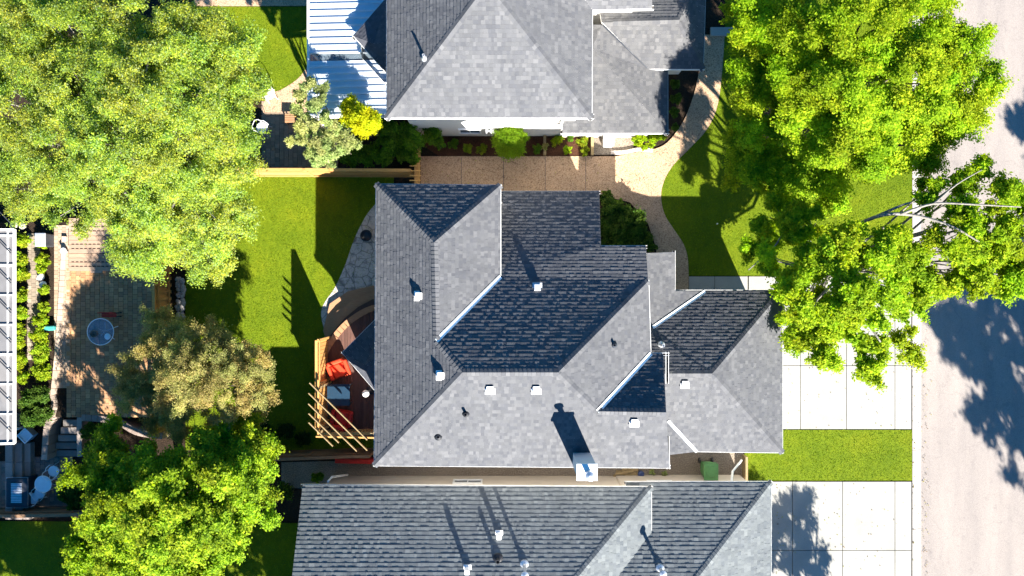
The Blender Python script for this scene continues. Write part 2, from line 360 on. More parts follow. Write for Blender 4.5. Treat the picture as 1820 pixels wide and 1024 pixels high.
m = MB()
pavers(m, 96, 117, 400, 690, ZP, [(.40, .29, .20), (.36, .26, .18), (.44, .33, .24)], .17)
struct('path', m, MT['paver'])
m = MB(); pavers(m, 48, 64, 415, 640, ZP, [(.30, .25, .19), (.26, .21, .16)], .19); struct('path', m, MT['paver'])
# curb of the patio and its curved retaining wall
def block_wall(name, label, cat, pts, z0, z1, wd, col, ln=.3):
    m = MB(); pts = [Vector(p) for p in pts]
    for a, b in zip(pts, pts[1:]):
        n = max(1, round((b - a).length / ln))
        for i in range(n):
            p = a.lerp(b, i / n); q = a.lerp(b, (i + 1) / n); k = rnd.uniform(.8, 1.12); c = tuple(v * k for v in col); g = (q - p).normalized() * .006
            p, q = p + g, q - g
            s = (q - p).cross(Vector((0, 0, 1))).normalized() * wd / 2
            m.hull([(v.x, v.y, z0) for v in (p - s, q - s, q + s, p + s)][::-1], [(v.x, v.y, z1 + rnd.uniform(0, .006)) for v in (p - s, q - s, q + s, p + s)][::-1], c)
    return tag(m.build(name, MT['paver'], None, bevel=.01), label, cat)
block_wall('retaining_wall', 'curved brick retaining wall at the foot of the paver patio', 'wall', pxs(spline([(146, 742), (185, 745), (215, 752), (245, 768), (290, 775)], 4), ZP), -.1, ZP + .06, .28, (.30, .23, .19))
block_wall('garden_edging', 'long brick edging between the paver patio and the leafy bed', 'edging', pxs(spline([(96, 700), (102, 640), (108, 560), (113, 480), (116, 420)], 4), ZP), ZP - .1, ZP + .10, .2, (.46, .36, .28))
block_wall('garden_edging', 'curved brick edging winding down beside the stone steps', 'edging', pxs(spline([(98, 690), (104, 715), (99, 738), (90, 760), (86, 815)], 4), .5), -.1, ZP, .26, (.33, .26, .21))
# stairs
st = thing('garden_stairs', 'stone block steps going down from the paver patio in the left garden', 'stairs', P(115, 780))
for i in range(5):
    z = ZP - .02 - i * .16; y = 746 + i * 13.5; xa = 112 - i * 4.5; m = MB()
    a = P(xa, y, z); b = P(140 - i, y + 11.6, z); c = rnd.uniform(.17, .22)
    m.box(a.x, b.x, b.y, a.y, -.1, z, (c * 1.15, c, c * .88)); m.build('stair_tread', MT['paver'], st, bevel=.015)
m = MB(); a = P(137, 742, ZP); b = P(146, 812, ZP)
m.box(a.x, b.x, b.y, a.y, -.1, ZP + .03, (.33, .27, .23)); m.build('stair_wall', MT['paver'], st, bevel=.015)
m = MB(); pavers(m, 55, 128, 812, 900, .03, [(.26, .19, .16), (.22, .17, .15), (.30, .22, .18)]); pavers(m, -30, 12, 820, 905, .03, [(.30, .2, .16), (.26, .19, .15)]); struct('lower_patio', m, MT['paver'])
for (x0, x1, zz, lab) in ((24, 39, .45, 'outer grey timber sleeper terrace step by the glazed roof'), (9, 22, .62, 'innermost timber terrace step nearest the glazed roof'), (41, 54, .28, 'lowest grey timber terrace step beside the lower patio')):
    m = MB(); y = 788
    while y < 895:
        a = P(x0, y, zz); b = P(x1, y + 34, zz); c = rnd.uniform(.8, 1.1); m.box(a.x, b.x, b.y + .01, a.y, -.1, zz, (c * .3, c * .25, c * .22)); y += 34
    tag(m.build('terrace_step', MT['paver'], None, bevel=.012), lab, 'step')
# pale plank bench platform
bp_ = thing('plank_platform', 'broad pale plank platform in three steps at the head of the paver patio', 'platform', P(165, 440, ZP))
for i in range(3):
    zz = ZP + .12 + .12 * (2 - i); m = MB(); y0 = 388 + 31.5 * i
    for j in range(4):
        a = P(122, y0 + j * 7.8, zz); b = P(215, y0 + j * 7.8 + 7.3, zz); k = rnd.uniform(.92, 1.08); m.box(a.x, b.x, b.y, a.y, zz - .05, zz, (k, k, k))
        if j in (1, 2):
            for q in range(11):
                s0 = P(127 + q * 7.6, y0 + j * 7.8 + 6.6, zz); m.box(s0.x, s0.x + .12, s0.y - .02, s0.y + .02, zz - .03, zz + .001, (.12, .1, .1))
    a = P(123, y0 + 1, zz - .06); b = P(214, y0 + 30.5, zz - .06); m.box(a.x, b.x, b.y, a.y, ZP - .06, zz - .06, (.3, .26, .24))
    m.build('plank_step', MT['bench'], bp_)
m = MB(); m.obox(P(172, 483, ZP + .05), .5, .10, .06, 0, (1.25, 1.3, 1.4)); tag(m.build('door_mat', MT['bench']), 'small white board lying at the foot of the pale plank platform', 'board')

# ------------------------------------------------------------------ fences and walls
def fence(label, pts, h, mat, wd=.03, name='timber_fence', z0=0, rails=True, cap=True, hor=False, postmat=None):
    t = thing(name, label, 'fence', (pts[0][0], pts[0][1], z0)); pts = [Vector((p[0], p[1], z0)) for p in pts]
    m = MB()
    for a, b in zip(pts, pts[1:]):
        L_ = (b - a).length; d = (b - a) / L_; n = int(L_ / .145)
        s = d.cross(Vector((0, 0, 1))) * .03
        if hor:
            zz = .05
            while zz < h - .1:
                k = rnd.uniform(.8, 1.12); m.bar(a + Vector((0, 0, zz + .07)), b + Vector((0, 0, zz + .07)), .025, .135, (k, k, k)); zz += .145
        else:
            for i in range(n):
                k = rnd.uniform(.75, 1.15); o = s if i % 2 else -s
                p = a + d * (i + .5) * L_ / n + o; m.obox(p + Vector((0, 0, h / 2)), L_ / n - .008 + .03 * (i % 2), .018, h - rnd.uniform(0, .02), math.atan2(d.y, d.x), (k, k, k))
    m.build('board_panel', mat, t)
    if cap:
        m = MB()
        for a, b in zip(pts, pts[1:]): m.bar(a + Vector((0, 0, h + .02)), b + Vector((0, 0, h + .02)), .13, .035)
        m.build('cap_rail', mat, t)
        m = MB()
        for a, b in zip(pts, pts[1:]):
            for zz in (.3, h - .3):
                for sg in (1, -1):
                    s = (b - a).normalized().cross(Vector((0, 0, 1))) * .06 * sg; m.bar(a + s + Vector((0, 0, zz)), b + s + Vector((0, 0, zz)), .035, .085, (.85, .85, .85))
        m.build('rail', mat, t)
    for a, b in zip(pts, pts[1:]):
        n = max(1, round((b - a).length / 2.4))
        for i in range(n + (1 if b is pts[-1] else 0)):
            p = a.lerp(b, i / n); m = MB(); m.box(p.x - .05, p.x + .05, p.y - .05, p.y + .05, z0, z0 + h + .05, (.9, .9, .9)); m.build('post', mat, t)
    return t
fence('honey coloured board fence running along the top of the back lawn', pxs([(448, 313), (560, 313), (660, 313.5), (738, 314)]), 1.75, MT['fence'], hor=True)
fence('brown board fence between the back lawn and the bottom house', pxs([(478, 803), (560, 800), (640, 797), (668, 797)]), 1.6, MT['fence2'], hor=True)
fence('golden board fence between the paver patio and the row of boulders', pxs([(302, 330), (303, 480), (306, 640), (300, 760)]), 1.6, MT['fence'])
fence('grey weathered timber fence in the bottom left corner', pxs([(-60, 902), (60, 902), (150, 900), (240, 893)]), 1.25, MT['fence2'], hor=True)
# gate with horizontal rungs by the top fence
g = thing('trellis_gate', 'yellow trellis gate with short crossing slats at the end of the concrete side yard', 'gate', P(741, 300))
m = MB()
for x in (738, 745.5): m.bar(P(x, 245, 1.6), P(x, 330, 1.6), .06, .09)
m.build('gate_frame', MT['fence'], g)
for i in range(9):
    m = MB(); y = 252 + i * 8.6; m.bar(P(728, y, 1.68), P(748, y, 1.68), .035, .05, (1.25, 1.3, 1.3)); m.build('slat', MT['fence'], g)
m = MB()
for y in range(246, 328, 5): a = P(742, y, .8); m.obox((a.x, a.y, .78), .02, .11, 1.5, 0)
m.build('board_panel', MT['fence'], g)
# boulders along the fence
def rock(p, r, label, group=None):
    bm = bmesh.new(); bmesh.ops.create_icosphere(bm, subdivisions=2, radius=1)
    q = Vector([rnd.uniform(-9, 9) for _ in range(3)])
    from mathutils import noise
    for v in bm.verts: v.co = v.co * (1 + .35 * noise.noise(v.co * 1.3 + q)); v.co = Vector((v.co.x * r, v.co.y * r * rnd.uniform(.98, 1.02), v.co.z * r * .7)) + Vector(p)
    me = bpy.data.meshes.new('boulder'); bm.to_mesh(me); bm.free()
    k = rnd.uniform(.7, 1.2); me.color_attributes.new('col', 'FLOAT_COLOR', 'POINT'); me.materials.append(MT['rock'])
    o = bpy.data.objects.new('boulder', me); COL.objects.link(o); WL[o.name] = Vector((0, 0, 0)); return tag(o, label, 'rock', group)
for j in range(22):
    for i in range(2):
        p = P(317.5 + i * 8 + rnd.uniform(-1.5, 1.5), 497 + j * 6 + rnd.uniform(-2, 2)); rock((p.x, p.y, .05), rnd.uniform(.08, .13), 'grey rounded fieldstone lying in the double row on the lawn side of the golden fence', 'fieldstones in a double row beside the golden fence')
block_wall('patio_curb', 'white speckled stone curb along the right edge of the paver patio', 'curb', pxs([(282, 500), (283, 560), (284, 600)], ZP), 0, ZP + .1, .12, (.55, .55, .56), .12)

# ------------------------------------------------------------------ roofs
DIR = {'N': Vector((0, 1)), 'S': Vector((0, -1)), 'E': Vector((1, 0)), 'W': Vector((-1, 0)), 'NW': Vector((-.7, .714)).normalized(), 'SW': Vector((-.7, -.714)).normalized()}
def V3(p):
    return Vector(p[1:]) if p[0] == 'w' else P(*p)
def clip(poly, a, b, c):                     # keep a*x+b*y<=c ; poly of (x,y)
    out = []
    for i in range(len(poly)):
        p, q = poly[i], poly[(i + 1) % len(poly)]; dp = a * p[0] + b * p[1] - c; dq = a * q[0] + b * q[1] - c
        if dp <= 1e-9: out.append(p)
        if (dp < -1e-9 and dq > 1e-9) or (dp > 1e-9 and dq < -1e-9):
            t = dp / (dp - dq); out.append((p[0] + t * (q[0] - p[0]), p[1] + t * (q[1] - p[1])))
    return out
GREY = [tuple(c * .72 for c in q) for q in ((.122, .125, .136), (.131, .134, .144), (.140, .143, .152), (.112, .116, .128), (.160, .162, .170), (.128, .131, .140), (.136, .139, .147))]
class Roof:
    def __init__(s, faces, tint=(1, 1, 1), exp=.128, t=.009): s.faces = faces; s.tris = []; s.tint = tint; s.exp = exp; s.t = t
    def z(s, x, y):
        best = None
        for a, b, c in s.tris:
            d = (b.x - a.x) * (c.y - a.y) - (c.x - a.x) * (b.y - a.y)
            if abs(d) < 1e-9: continue
            u = ((x - a.x) * (c.y - a.y) - (c.x - a.x) * (y - a.y)) / d; v = ((b.x - a.x) * (y - a.y) - (x - a.x) * (b.y - a.y)) / d
            if u >= -1e-6 and v >= -1e-6 and u + v <= 1 + 1e-6:
                z = a.z + u * (b.z - a.z) + v * (c.z - a.z); best = z if best is None else max(best, z)
        return best
    def hit(s, px, py):                      # where the line of sight meets this roof
        for z in np.arange(9, 2, -.02):
            p = P(px, py, z); r = s.z(p.x, p.y)
            if r is not None and r >= z: return Vector((p.x, p.y, r))
        return P(px, py, 3)
    def build(s, house, trims=True):
        mb = MB(); under = MB(); edges = {}
        for dr, pts in s.faces:
            V = [V3(p) for p in pts]; tri = tessellate_polygon([V]); d = DIR[dr]; e = Vector((-d.y, d.x))
            for i in range(len(V)):
                k = tuple(sorted((tuple(round(q, 3) for q in V[i]), tuple(round(q, 3) for q in V[(i + 1) % len(V)])))); edges[k] = edges.get(k, 0) + 1
            rows = {}
            for t in tri:
                a, b, c = [V[i] for i in t]
                if (b.xy - a.xy).cross(c.xy - a.xy) < 0: b, c = c, b
                s.tris.append((a, b, c)); under.poly([a, b, c]); under.poly([v - Vector((0, 0, .17)) for v in (c, b, a)])
                n = (b - a).cross(c - a); k = n.z
                zf = lambda x, y: a.z - (n.x * (x - a.x) + n.y * (y - a.y)) / k
                slope = math.hypot(n.x, n.y) / abs(k); ex = s.exp
                P2 = [(p.x, p.y) for p in (a, b, c)]
                vv = [p[0] * d.x + p[1] * d.y for p in P2]; uu = [p[0] * e.x + p[1] * e.y for p in P2]
                for r in range(math.floor(min(vv) / ex), math.floor(max(vv) / ex) + 1):
                    key = (id(pts), r)
                    if key not in rows:
                        q = random.Random(r * 7919 + hash(dr) % 1000 + int(abs(V[0].x) * 100)); q = random.Random(r * 7919 + ord(dr[0]) * 31 + int(abs(V[0].x) * 100)); cells = []; U = -40
                        us = [p.x * e.x + p.y * e.y for p in V]; U = min(us) - q.random() * .3
                        while U < max(us):
                            wd = q.choice([.09, .12, .15, .18]); cells.append((U, U + wd, q.choice(GREY), q.uniform(.93, 1.07), q.choice([0, .003, .011]))); U += wd
                        rows[key] = cells
                    v0, v1 = r * ex, (r + 1) * ex
                    row = clip(clip(P2, d.x, d.y, v1), -d.x, -d.y, -v0)
                    if len(row) < 3: continue
                    ru = [p[0] * e.x + p[1] * e.y for p in row]
                    for (u0, u1, col, kk, th) in rows[key]:
                        if u1 < min(ru) or u0 > max(ru): continue
                        cell = clip(clip(row, e.x, e.y, u1), -e.x, -e.y, -u0)
                        if len(cell) < 3: continue
                        cc = tuple(col[i] * kk * s.tint[i] for i in range(3))
                        P3 = []
                        for (x, y) in cell:
                            f = (x * d.x + y * d.y - v0) / ex; P3.append(Vector((x, y, zf(x, y) + .006 + (s.t + th) * f)))
                        mb.poly(P3, cc)
                        for i in range(len(cell)):
                            p, q_ = cell[i], cell[(i + 1) % len(cell)]
                            if abs(p[0] * d.x + p[1] * d.y - v1) < 1e-6 and abs(q_[0] * d.x + q_[1] * d.y - v1) < 1e-6:
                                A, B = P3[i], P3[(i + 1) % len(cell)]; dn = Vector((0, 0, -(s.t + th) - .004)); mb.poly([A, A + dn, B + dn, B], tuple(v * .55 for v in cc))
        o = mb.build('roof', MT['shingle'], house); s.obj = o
        for (a, b), n in edges.items():
            if n == 1:
                a, b = Vector(a), Vector(b); dn = Vector((0, 0, -.18)); under.poly([a, b, b + dn, a + dn])
        under.build('soffit', MT['white'], o)
        return o
    def caps(s, lines, up=.02):              # shingle caps folded over a hip or ridge
        mb = MB()
        for a, b in lines:
            a, b = V3(a), V3(b)
            if a.z > b.z: a, b = b, a
            L_ = (b - a).length; d = (b - a) / L_; sd_ = d.cross(Vector((0, 0, 1))).normalized(); n = int(L_ / .15)
            for i in range(n):
                p = a + d * (i * .15); q = a + d * ((i + 1.25) * .15)
                def ed(v, sg, l):
                    x = v + sd_ * sg * .13; z = s.z(x.x, x.y); x.z = (z if z is not None and abs(z - v.z) < .3 else v.z - .05) + l; return x
                col = rnd.choice(GREY); kv = rnd.uniform(.9, 1.1); c = tuple(col[k] * s.tint[k] * kv for k in range(3))
                h0, h1 = up + .010, up
                zz = lambda v: max(v.z, s.z(v.x, v.y) or v.z)
                P0 = Vector((p.x, p.y, zz(p) + h0 + .008)); Q0 = Vector((q.x, q.y, zz(q) + h1))
                mb.poly([ed(p, -1, h0 + .004), P0, Q0, ed(q, -1, h1 - .004)][::-1], c); mb.poly([P0, ed(p, 1, h0 + .004), ed(q, 1, h1 - .004), Q0][::-1], c)
        return mb.build('ridge_cap', MT['shingle'], s.obj)
    def strip(s, a, b, wd=.16, mat='flash', name='valley_flashing'):
        a, b = V3(a), V3(b); mb = MB(); n = 12; sd_ = (b - a).cross(Vector((0, 0, 1))).normalized() * wd / 2; pr = None
        for i in range(n + 1):
            p = a.lerp(b, i / n); q = []
            for sg in (-1, 0, 1):
                v = p + sd_ * sg; z = s.z(v.x, v.y); z = p.z if z is None or abs(z - p.z) > .25 else z; q.append(Vector((v.x, v.y, max(z, p.z - .02) + .045 - (.012 if sg == 0 else 0))))
            if pr:
                for k in range(2): mb.poly([pr[k], pr[k + 1], q[k + 1], q[k]][::-1])
            pr = q
        return mb.build(name, MT[mat], s.obj)
def gutter(house, pts, wd=.12, hang=True, name='gutter'):
    shaded_trough = house.name != 'house' or wd > .07
    mb = MB(); V = [V3(p) for p in pts]
    for a, b in zip(V, V[1:]):
        d = (b - a).normalized(); o = Vector((d.y, -d.x, 0))    # outside is on the right hand of a->b
        prof = [(.0, -.01), (.0, -.12), (wd * .75, -.12), (wd, -.02), (wd + .015, -.015), (wd + .015, -.035), (wd * .8, -.14), (-.015, -.14), (-.015, -.01)]
        f = lambda p, e: [p + d * e + o * x + Vector((0, 0, z)) for x, z in prof]
        A, B = f(a, -wd * .6), f(b, wd * .6)
        for k in range(len(prof)):
            j = (k + 1) % len(prof); mb.poly([A[k], B[k], B[j], A[j]], (.10, .09, .08) if shaded_trough and k < 3 else (.95, .95, .95))  # inner trough faces coloured dark to stand for the shade inside the gutter
        mb.poly(A[:]); mb.poly(B[::-1])
        if hang:
            L_ = (b - a).length; n = int(L_ / .95)
            for i in range(1, n): p = a + d * (i * L_ / n) + Vector((0, 0, -.022)); mb.bar(p, p + o * wd, .025, .012)
    return mb.build(name, MT['gutter'], house)
def walls(house, pts, roof, mat, zdef=2.6, name='wall', z0=-.1, off=.16):
    mb = MB(); n = len(pts)
    for i in range(n):
        a = Vector((*pts[i], 0)); b = Vector((*pts[(i + 1) % n], 0)); k = max(1, int((b - a).length / .25)); pr = None
        for j in range(k + 1):
            p = a.lerp(b, j / k); z = roof.z(p.x, p.y) if roof else None; z = (z - off) if z is not None else zdef
            if pr: mb.poly([(pr[0].x, pr[0].y, z0), (p.x, p.y, z0), (p.x, p.y, z), (pr[0].x, pr[0].y, pr[1])])
            pr = (p, z)
    return mb.build(name, mat, house)
def window(house, c, wd, ht, nrm, name='window'):
    c = Vector(c); nv = Vector((*nrm, 0)); t = Vector((-nv.y, nv.x, 0)); rz = math.atan2(t.y, t.x)
    m = MB()
    for sg in (-1, 1): m.obox(c + t * sg * (wd / 2) + nv * .03, .07, .09, ht + .07, rz); m.obox(c + Vector((0, 0, sg * ht / 2)) + nv * .03, wd - .075, .085, .07, rz)
    m.obox(c + nv * .03, .04, .07, ht - .075, rz)
    w_ = m.build(name, MT['white'], house)
    m = MB(); m.obox(c + nv * .012, wd - .05, .02, ht - .05, rz); m.build('pane', MT['glass'], w_)
def vent(roof, px, py, s=.26, h=.16, mat='white', name='roof_vent'):
    p = roof.hit(px, py); m = MB()
    m.obox(p + Vector((0, 0, .02)), s + .12, s + .12, .02); m.hull([(p.x + x * s / 2.6, p.y + y * s / 2.6, p.z - .12) for x, y in ((-1, -1), (1, -1), (1, 1), (-1, 1))], [(p.x + x * s / 2.6, p.y + y * s / 2.6, p.z + h) for x, y in ((-1, -1), (1, -1), (1, 1), (-1, 1))])
    m.obox(p + Vector((0, 0, h + .05)), s, s, .10)
    return m.build(name, MT[mat], roof.obj, bevel=.012)
def pipe(roof, px, py, r=.05, h=.35, mat='black', cap=False, name='vent_pipe'):
    p = roof.hit(px, py); m = MB(); m.lathe(p, [(r * 2.6, -.05), (r * 2.4, .03), (r * 1.25, .09), (r, .1), (r, h), (r * .75, h), (r * .75, h - .1)], 14)
    if cap: m.lathe(p + Vector((0, 0, h)), [(r * 1.0, .0), (r * 2.0, .04), (r * 2.0, .11), (r * .3, .17)], 14)
    return m.build(name, MT[mat], roof.obj)

# --- the middle house
hs = thing('house', 'middle house, grey hipped shingle roof with a white chimney box, between the other two', 'house', (0, -2, 0))
SW, NW_, NE1 = (665, 828, 5.3), (668, 327, 5.3), (890, 329, 5.3)
A_, B_, C_, D_, F_ = (772, 431, 6.65), (776, 606, 6.72), (822, 662, 7.3), (992, 662, 7.3), (1062, 731, 6.5)
V_, G_, H_ = (890, 492, 5.33), (1157, 628, 5.3), (1152, 500, 5.35)
K_, L_p, SE = (1184, 733, 6.55), (1179, 629, 5.3), (1190, 832, 5.3)
R1 = Roof([('W', [SW, C_, B_, A_, NW_]), ('N', [NW_, A_, NE1]), ('E', [NE1, A_, B_, V_]),
           ('N', [V_, B_, C_, D_, H_, (1148, 437, 4.75), (1068, 437, 4.75), (1065, 340, 3.4), (893, 340, 3.4)]),
           ('E', [D_, F_, G_, H_]), ('S', [SW, SE, K_, F_, D_, C_]), ('N', [F_, K_, L_p, G_])])
R1.build(hs)
R1.caps([(SW, C_), (C_, D_), (B_, C_), (A_, B_), (A_, NW_), (A_, NE1), (D_, F_), (D_, H_), (F_, K_)])
R1.strip(V_, B_, .15); R1.strip(G_, F_, .15)
R2 = Roof([('N', [(1391, 516, 2.75), (1266, 664, 4.4), (1150, 664, 4.4), (1150, 589, 3.6), (1160, 582, 3.47), (1253, 518, 2.77)]),
           ('E', [(1253, 518, 2.77), (1160, 582, 3.47), (1150, 589, 3.6), (1150, 450, 3.5), (1200, 448, 3.12), (1200, 517, 3.1)]),
           ('E', [(1391, 516, 2.75), (1391, 805, 2.75), (1266, 664, 4.4)]),
           ('S', [(1391, 805, 2.75), (1238, 803, 2.77), (1187, 748, 3.44), (1150, 709, 3.9), (1150, 664, 4.4), (1266, 664, 4.4)]),
           ('E', [(1238, 803, 2.77), (1187, 809, 3.3), (1150, 809, 3.5), (1150, 709, 3.9), (1187, 748, 3.44)])])
R2.build(hs); R2.caps([((1391, 516, 2.75), (1266, 664, 4.4)), ((1391, 805, 2.75), (1266, 664, 4.4)), ((1266, 664, 4.4), (1190, 664, 4.4))])
R2.strip((1253, 518, 2.77), (1160, 582, 3.47), .13); R2.strip((1238, 803, 2.77), (1187, 748, 3.44), .12)
R3 = Roof([('NW', [(608, 627, 2.75), (648, 649, 3.15), (720, 655, 4.1), (720, 600, 4.1), (700, 535, 2.75)]), ('SW', [(608, 627, 2.75), (690, 722, 2.75), (720, 722, 3.2), (720, 655, 4.1), (648, 649, 3.15)])], (.8, .82, .9))
R3.build(hs)
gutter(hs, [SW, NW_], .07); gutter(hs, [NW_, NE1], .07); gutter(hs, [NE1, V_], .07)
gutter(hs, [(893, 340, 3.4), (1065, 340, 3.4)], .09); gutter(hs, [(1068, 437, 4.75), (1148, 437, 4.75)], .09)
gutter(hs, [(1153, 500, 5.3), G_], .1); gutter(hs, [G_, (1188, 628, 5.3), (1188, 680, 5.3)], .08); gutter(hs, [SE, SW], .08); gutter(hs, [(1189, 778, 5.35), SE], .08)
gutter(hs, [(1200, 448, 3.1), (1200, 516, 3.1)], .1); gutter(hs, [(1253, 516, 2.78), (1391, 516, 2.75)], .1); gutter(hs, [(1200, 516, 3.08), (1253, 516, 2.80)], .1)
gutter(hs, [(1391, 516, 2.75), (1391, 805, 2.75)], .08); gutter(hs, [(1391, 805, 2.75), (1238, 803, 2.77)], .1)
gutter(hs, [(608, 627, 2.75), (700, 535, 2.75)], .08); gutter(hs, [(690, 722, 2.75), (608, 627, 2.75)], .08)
walls(hs, [(-4.65, -6.2), (5.3, -6.2), (5.3, -2.7), (4.7, -2.7), (4.7, 1.15), (2.9, 1.15), (2.9, 3.35), (-.85, 3.35), (-.85, 3.4), (-4.65, 3.4)], R1, MT['wall'], 5.0)
walls(hs, [(4.75, -6.3), (10.55, -6.3), (10.55, -.5), (6.1, -.5), (6.1, 1.05), (4.75, 1.05)], R2, MT['wall'], 2.8)
walls(hs, [(-4.7, -4.1), (-5.5, -4.1), (-6.45, -3.0), (-6.45, -2.3), (-5.5, -1.2), (-4.7, -1.2)], R3, MT['wall'], 2.7)
for c, a, b, n in (((-4.65, .5, 1.5), 1.6, 1.3, (-1, 0)), ((-4.65, 2.3, 4.2), 1.3, 1.1, (-1, 0)), ((-4.65, -5.3, 4.2), 1.1, 1.1, (-1, 0)), ((-2.6, 3.4, 1.5), 1.2, 1.2, (0, 1)), ((.8, -6.2, 1.5), 1.3, 1.1, (0, -1)), ((-2.8, -6.2, 4.1), 1.1, 1.0, (0, -1)), ((10.55, -1.4, 1.9), .7, .9, (1, 0)), ((4.7, -.6, 4.4), .8, .9, (1, 0)), ((-6.0, -1.78, 1.5), .7, 1.2, (-.75, .66))): window(hs, c, a, b, n)
m = MB(); m.box(10.54, 10.6, -5.9, -2.1, 0, 2.2)
for i in range(1, 4): m.box(10.6, 10.607, -5.85, -2.15, i * .55 - .01, i * .55 + .01)
m.build('garage_door', MT['white'], hs)
m = MB(); m.box(5.0, 5.95, 1.05, 1.1, 0, 2.05); dr = m.build('door', MT['teal'], hs); m = MB(); m.obox((5.8, 1.13, 1.0), .1, .05, .03); m.build('handle', MT['galv'], dr)
m = MB(); m.box(2.25, 2.89, -6.56, -6.06, -.1, 7.5); ch = m.build('chimney', MT['wall'], hs, bevel=.01)
m = MB(); m.box(2.21, 2.93, -6.60, -6.02, 7.5, 7.58); m.build('chimney_cap', MT['white'], ch, bevel=.01)
m = MB(); m.lathe((2.62, -6.33, 7.58), [(.10, 0), (.10, .38), (.16, .42), (.16, .5), (.05, .56)], 18); m.build('flue', MT['galv'], ch)
for p in ((745, 526), (784, 667)): vent(R1, *p, .24, .08)
for p in ((871, 692), (953, 692), (1127, 750)): vent(R1, *p, .24, .06)
vent(R1, 955, 511, .24, .06, 'galv'); vent(R2, 1217, 682, .24, .06)
pipe(R1, 828, 735, .055, .28); pipe(R1, 779, 776, .06, .1); pipe(R1, 1091, 613, .05, .2, 'dark'); pipe(R2, 1175, 613, .06, .45, 'galv')
def downspout(house, pts, r=.04, name='downspout'):
    m = MB(); m.tube([V3(p) for p in pts], [r] * len(pts), 6); return m.build(name, MT['gutter'], house)
downspout(hs, [('w', 5.5, -6.72, 5.1), ('w', 5.42, -6.25, 4.6), ('w', 5.42, -6.3, 3.5)]); downspout(hs, [(1178, 792, 5.42), (1177, 818, 5.34)], .03)
downspout(hs, [(1391, 803, 2.65), ('w', 10.7, -6.4, 2.2), ('w', 10.68, -6.36, .1)])

# --- the top house
ht = thing('house', 'top house, pale grey hipped shingle roof running off the upper edge', 'house', (1, 11, 0))
T_ = (866, -28, 7.7)
R4 = Roof([('W', [(687, 210, 5.3), T_, (866, -330, 7.7), (687, -330, 5.3)]), ('S', [(687, 210, 5.3), (1052, 210, 5.3), T_]),
           ('E', [(1052, 210, 5.3), (1053, 18, 5.3), (985, -75, 6.5), (985, -330, 6.5), (866, -330, 7.7), T_]),
           ('S', [(1053, 18, 5.3), (1159, 16, 5.3), (1159, -75, 6.5), (985, -75, 6.5)]), ('N', [(985, -75, 6.5), (1159, -75, 6.5), (1159, -250, 5.3), (985, -250, 5.3)])], (1.0, 1.0, 1.0))
R4.build(ht); R4.caps([((687, 210, 5.3), T_), ((1052, 210, 5.3), T_), (T_, (866, -330, 7.7))])
R5 = Roof([('S', [(1000, 237, 2.85), (1187, 237, 2.85), (1052, 85, 3.95), (1000, 85, 3.95)]), ('E', [(1187, 237, 2.85), (1187, 125, 2.85), (1152, 123, 3.12), (1070, 44, 3.95), (1052, 44, 3.95), (1052, 85, 3.95)]),
           ('S', [(1152, 123, 3.12), (1250, 123, 3.1), (1207, 36, 4.0), (1070, 40, 4.0)]), ('E', [(1250, 123, 3.1), (1256, -60, 3.1), (1207, 36, 4.0)]), ('N', [(1070, 40, 4.0), (1207, 36, 4.0), (1256, -60, 3.1), (1050, -60, 3.1)])], (1.04, 1.02, .99))
R5.build(ht); R5.caps([((1207, 36, 4.0), (1085, 39, 4.0)), ((1250, 123, 3.1), (1207, 36, 4.0)), ((1256, -60, 3.1), (1207, 36, 4.0))]); R5.strip((1150, 122, 3.13), (1072, 46, 3.95), .05, 'dark')
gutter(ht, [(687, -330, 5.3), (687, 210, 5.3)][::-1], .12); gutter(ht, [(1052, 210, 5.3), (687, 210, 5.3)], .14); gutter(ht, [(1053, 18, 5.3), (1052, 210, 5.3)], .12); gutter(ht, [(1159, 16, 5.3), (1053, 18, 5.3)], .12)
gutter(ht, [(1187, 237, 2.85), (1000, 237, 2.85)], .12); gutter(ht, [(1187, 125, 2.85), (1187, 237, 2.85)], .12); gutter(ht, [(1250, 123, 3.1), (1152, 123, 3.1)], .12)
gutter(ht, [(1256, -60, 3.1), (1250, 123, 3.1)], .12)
walls(ht, [(-4.2, 6.75), (2.55, 6.75), (2.55, 17), (-4.2, 17)], R4, MT['wall'], 5.1); walls(ht, [(2.5, 10.8), (4.7, 10.8), (4.7, 15), (2.5, 15)], R4, MT['wall'], 5.1)
walls(ht, [(2.1, 6.7), (5.95, 6.7), (5.95, 9.5), (7.4, 9.5), (7.4, 14), (2.1, 14)], R5, MT['wall'], 2.7)
window(ht, (1.75, 6.75, 4.2), .7, .7, (0, -1)); window(ht, (-1.8, 6.75, 1.2), .9, .8, (0, -1)); window(ht, (5.95, 8, 1.5), 1.1, 1.2, (1, 0)); window(ht, (-4.2, 9, 4), 1.3, 1.2, (-1, 0))
pipe(R4, 755, 104, .05, .4, 'galv')
p_ = P(870, 228, 1.5); m = MB()
for i, (dx, dz) in enumerate(((-.12, 0), (.08, .1), (.18, -.1))): m.tube([(p_.x + dx, 6.75, 1.6 + dz), (p_.x + dx, 6.55, 1.6 + dz), (p_.x + dx, 6.52, 1.35)], [.04] * 3, 8)
m.obox((p_.x, 6.68, 1.3), .35, .12, .3); m.build('gas_meter', MT['galv'], ht)
downspout(ht, [(1000, 214, 5.1), ('w', 2.0, 6.68, 4.7), ('w', 2.0, 6.66, 2.9)], .06)
m = MB(); m.box(5.9, 6.5, 9.3, 9.42, 0, 2.6); m.build('porch_post', MT['white'], ht)
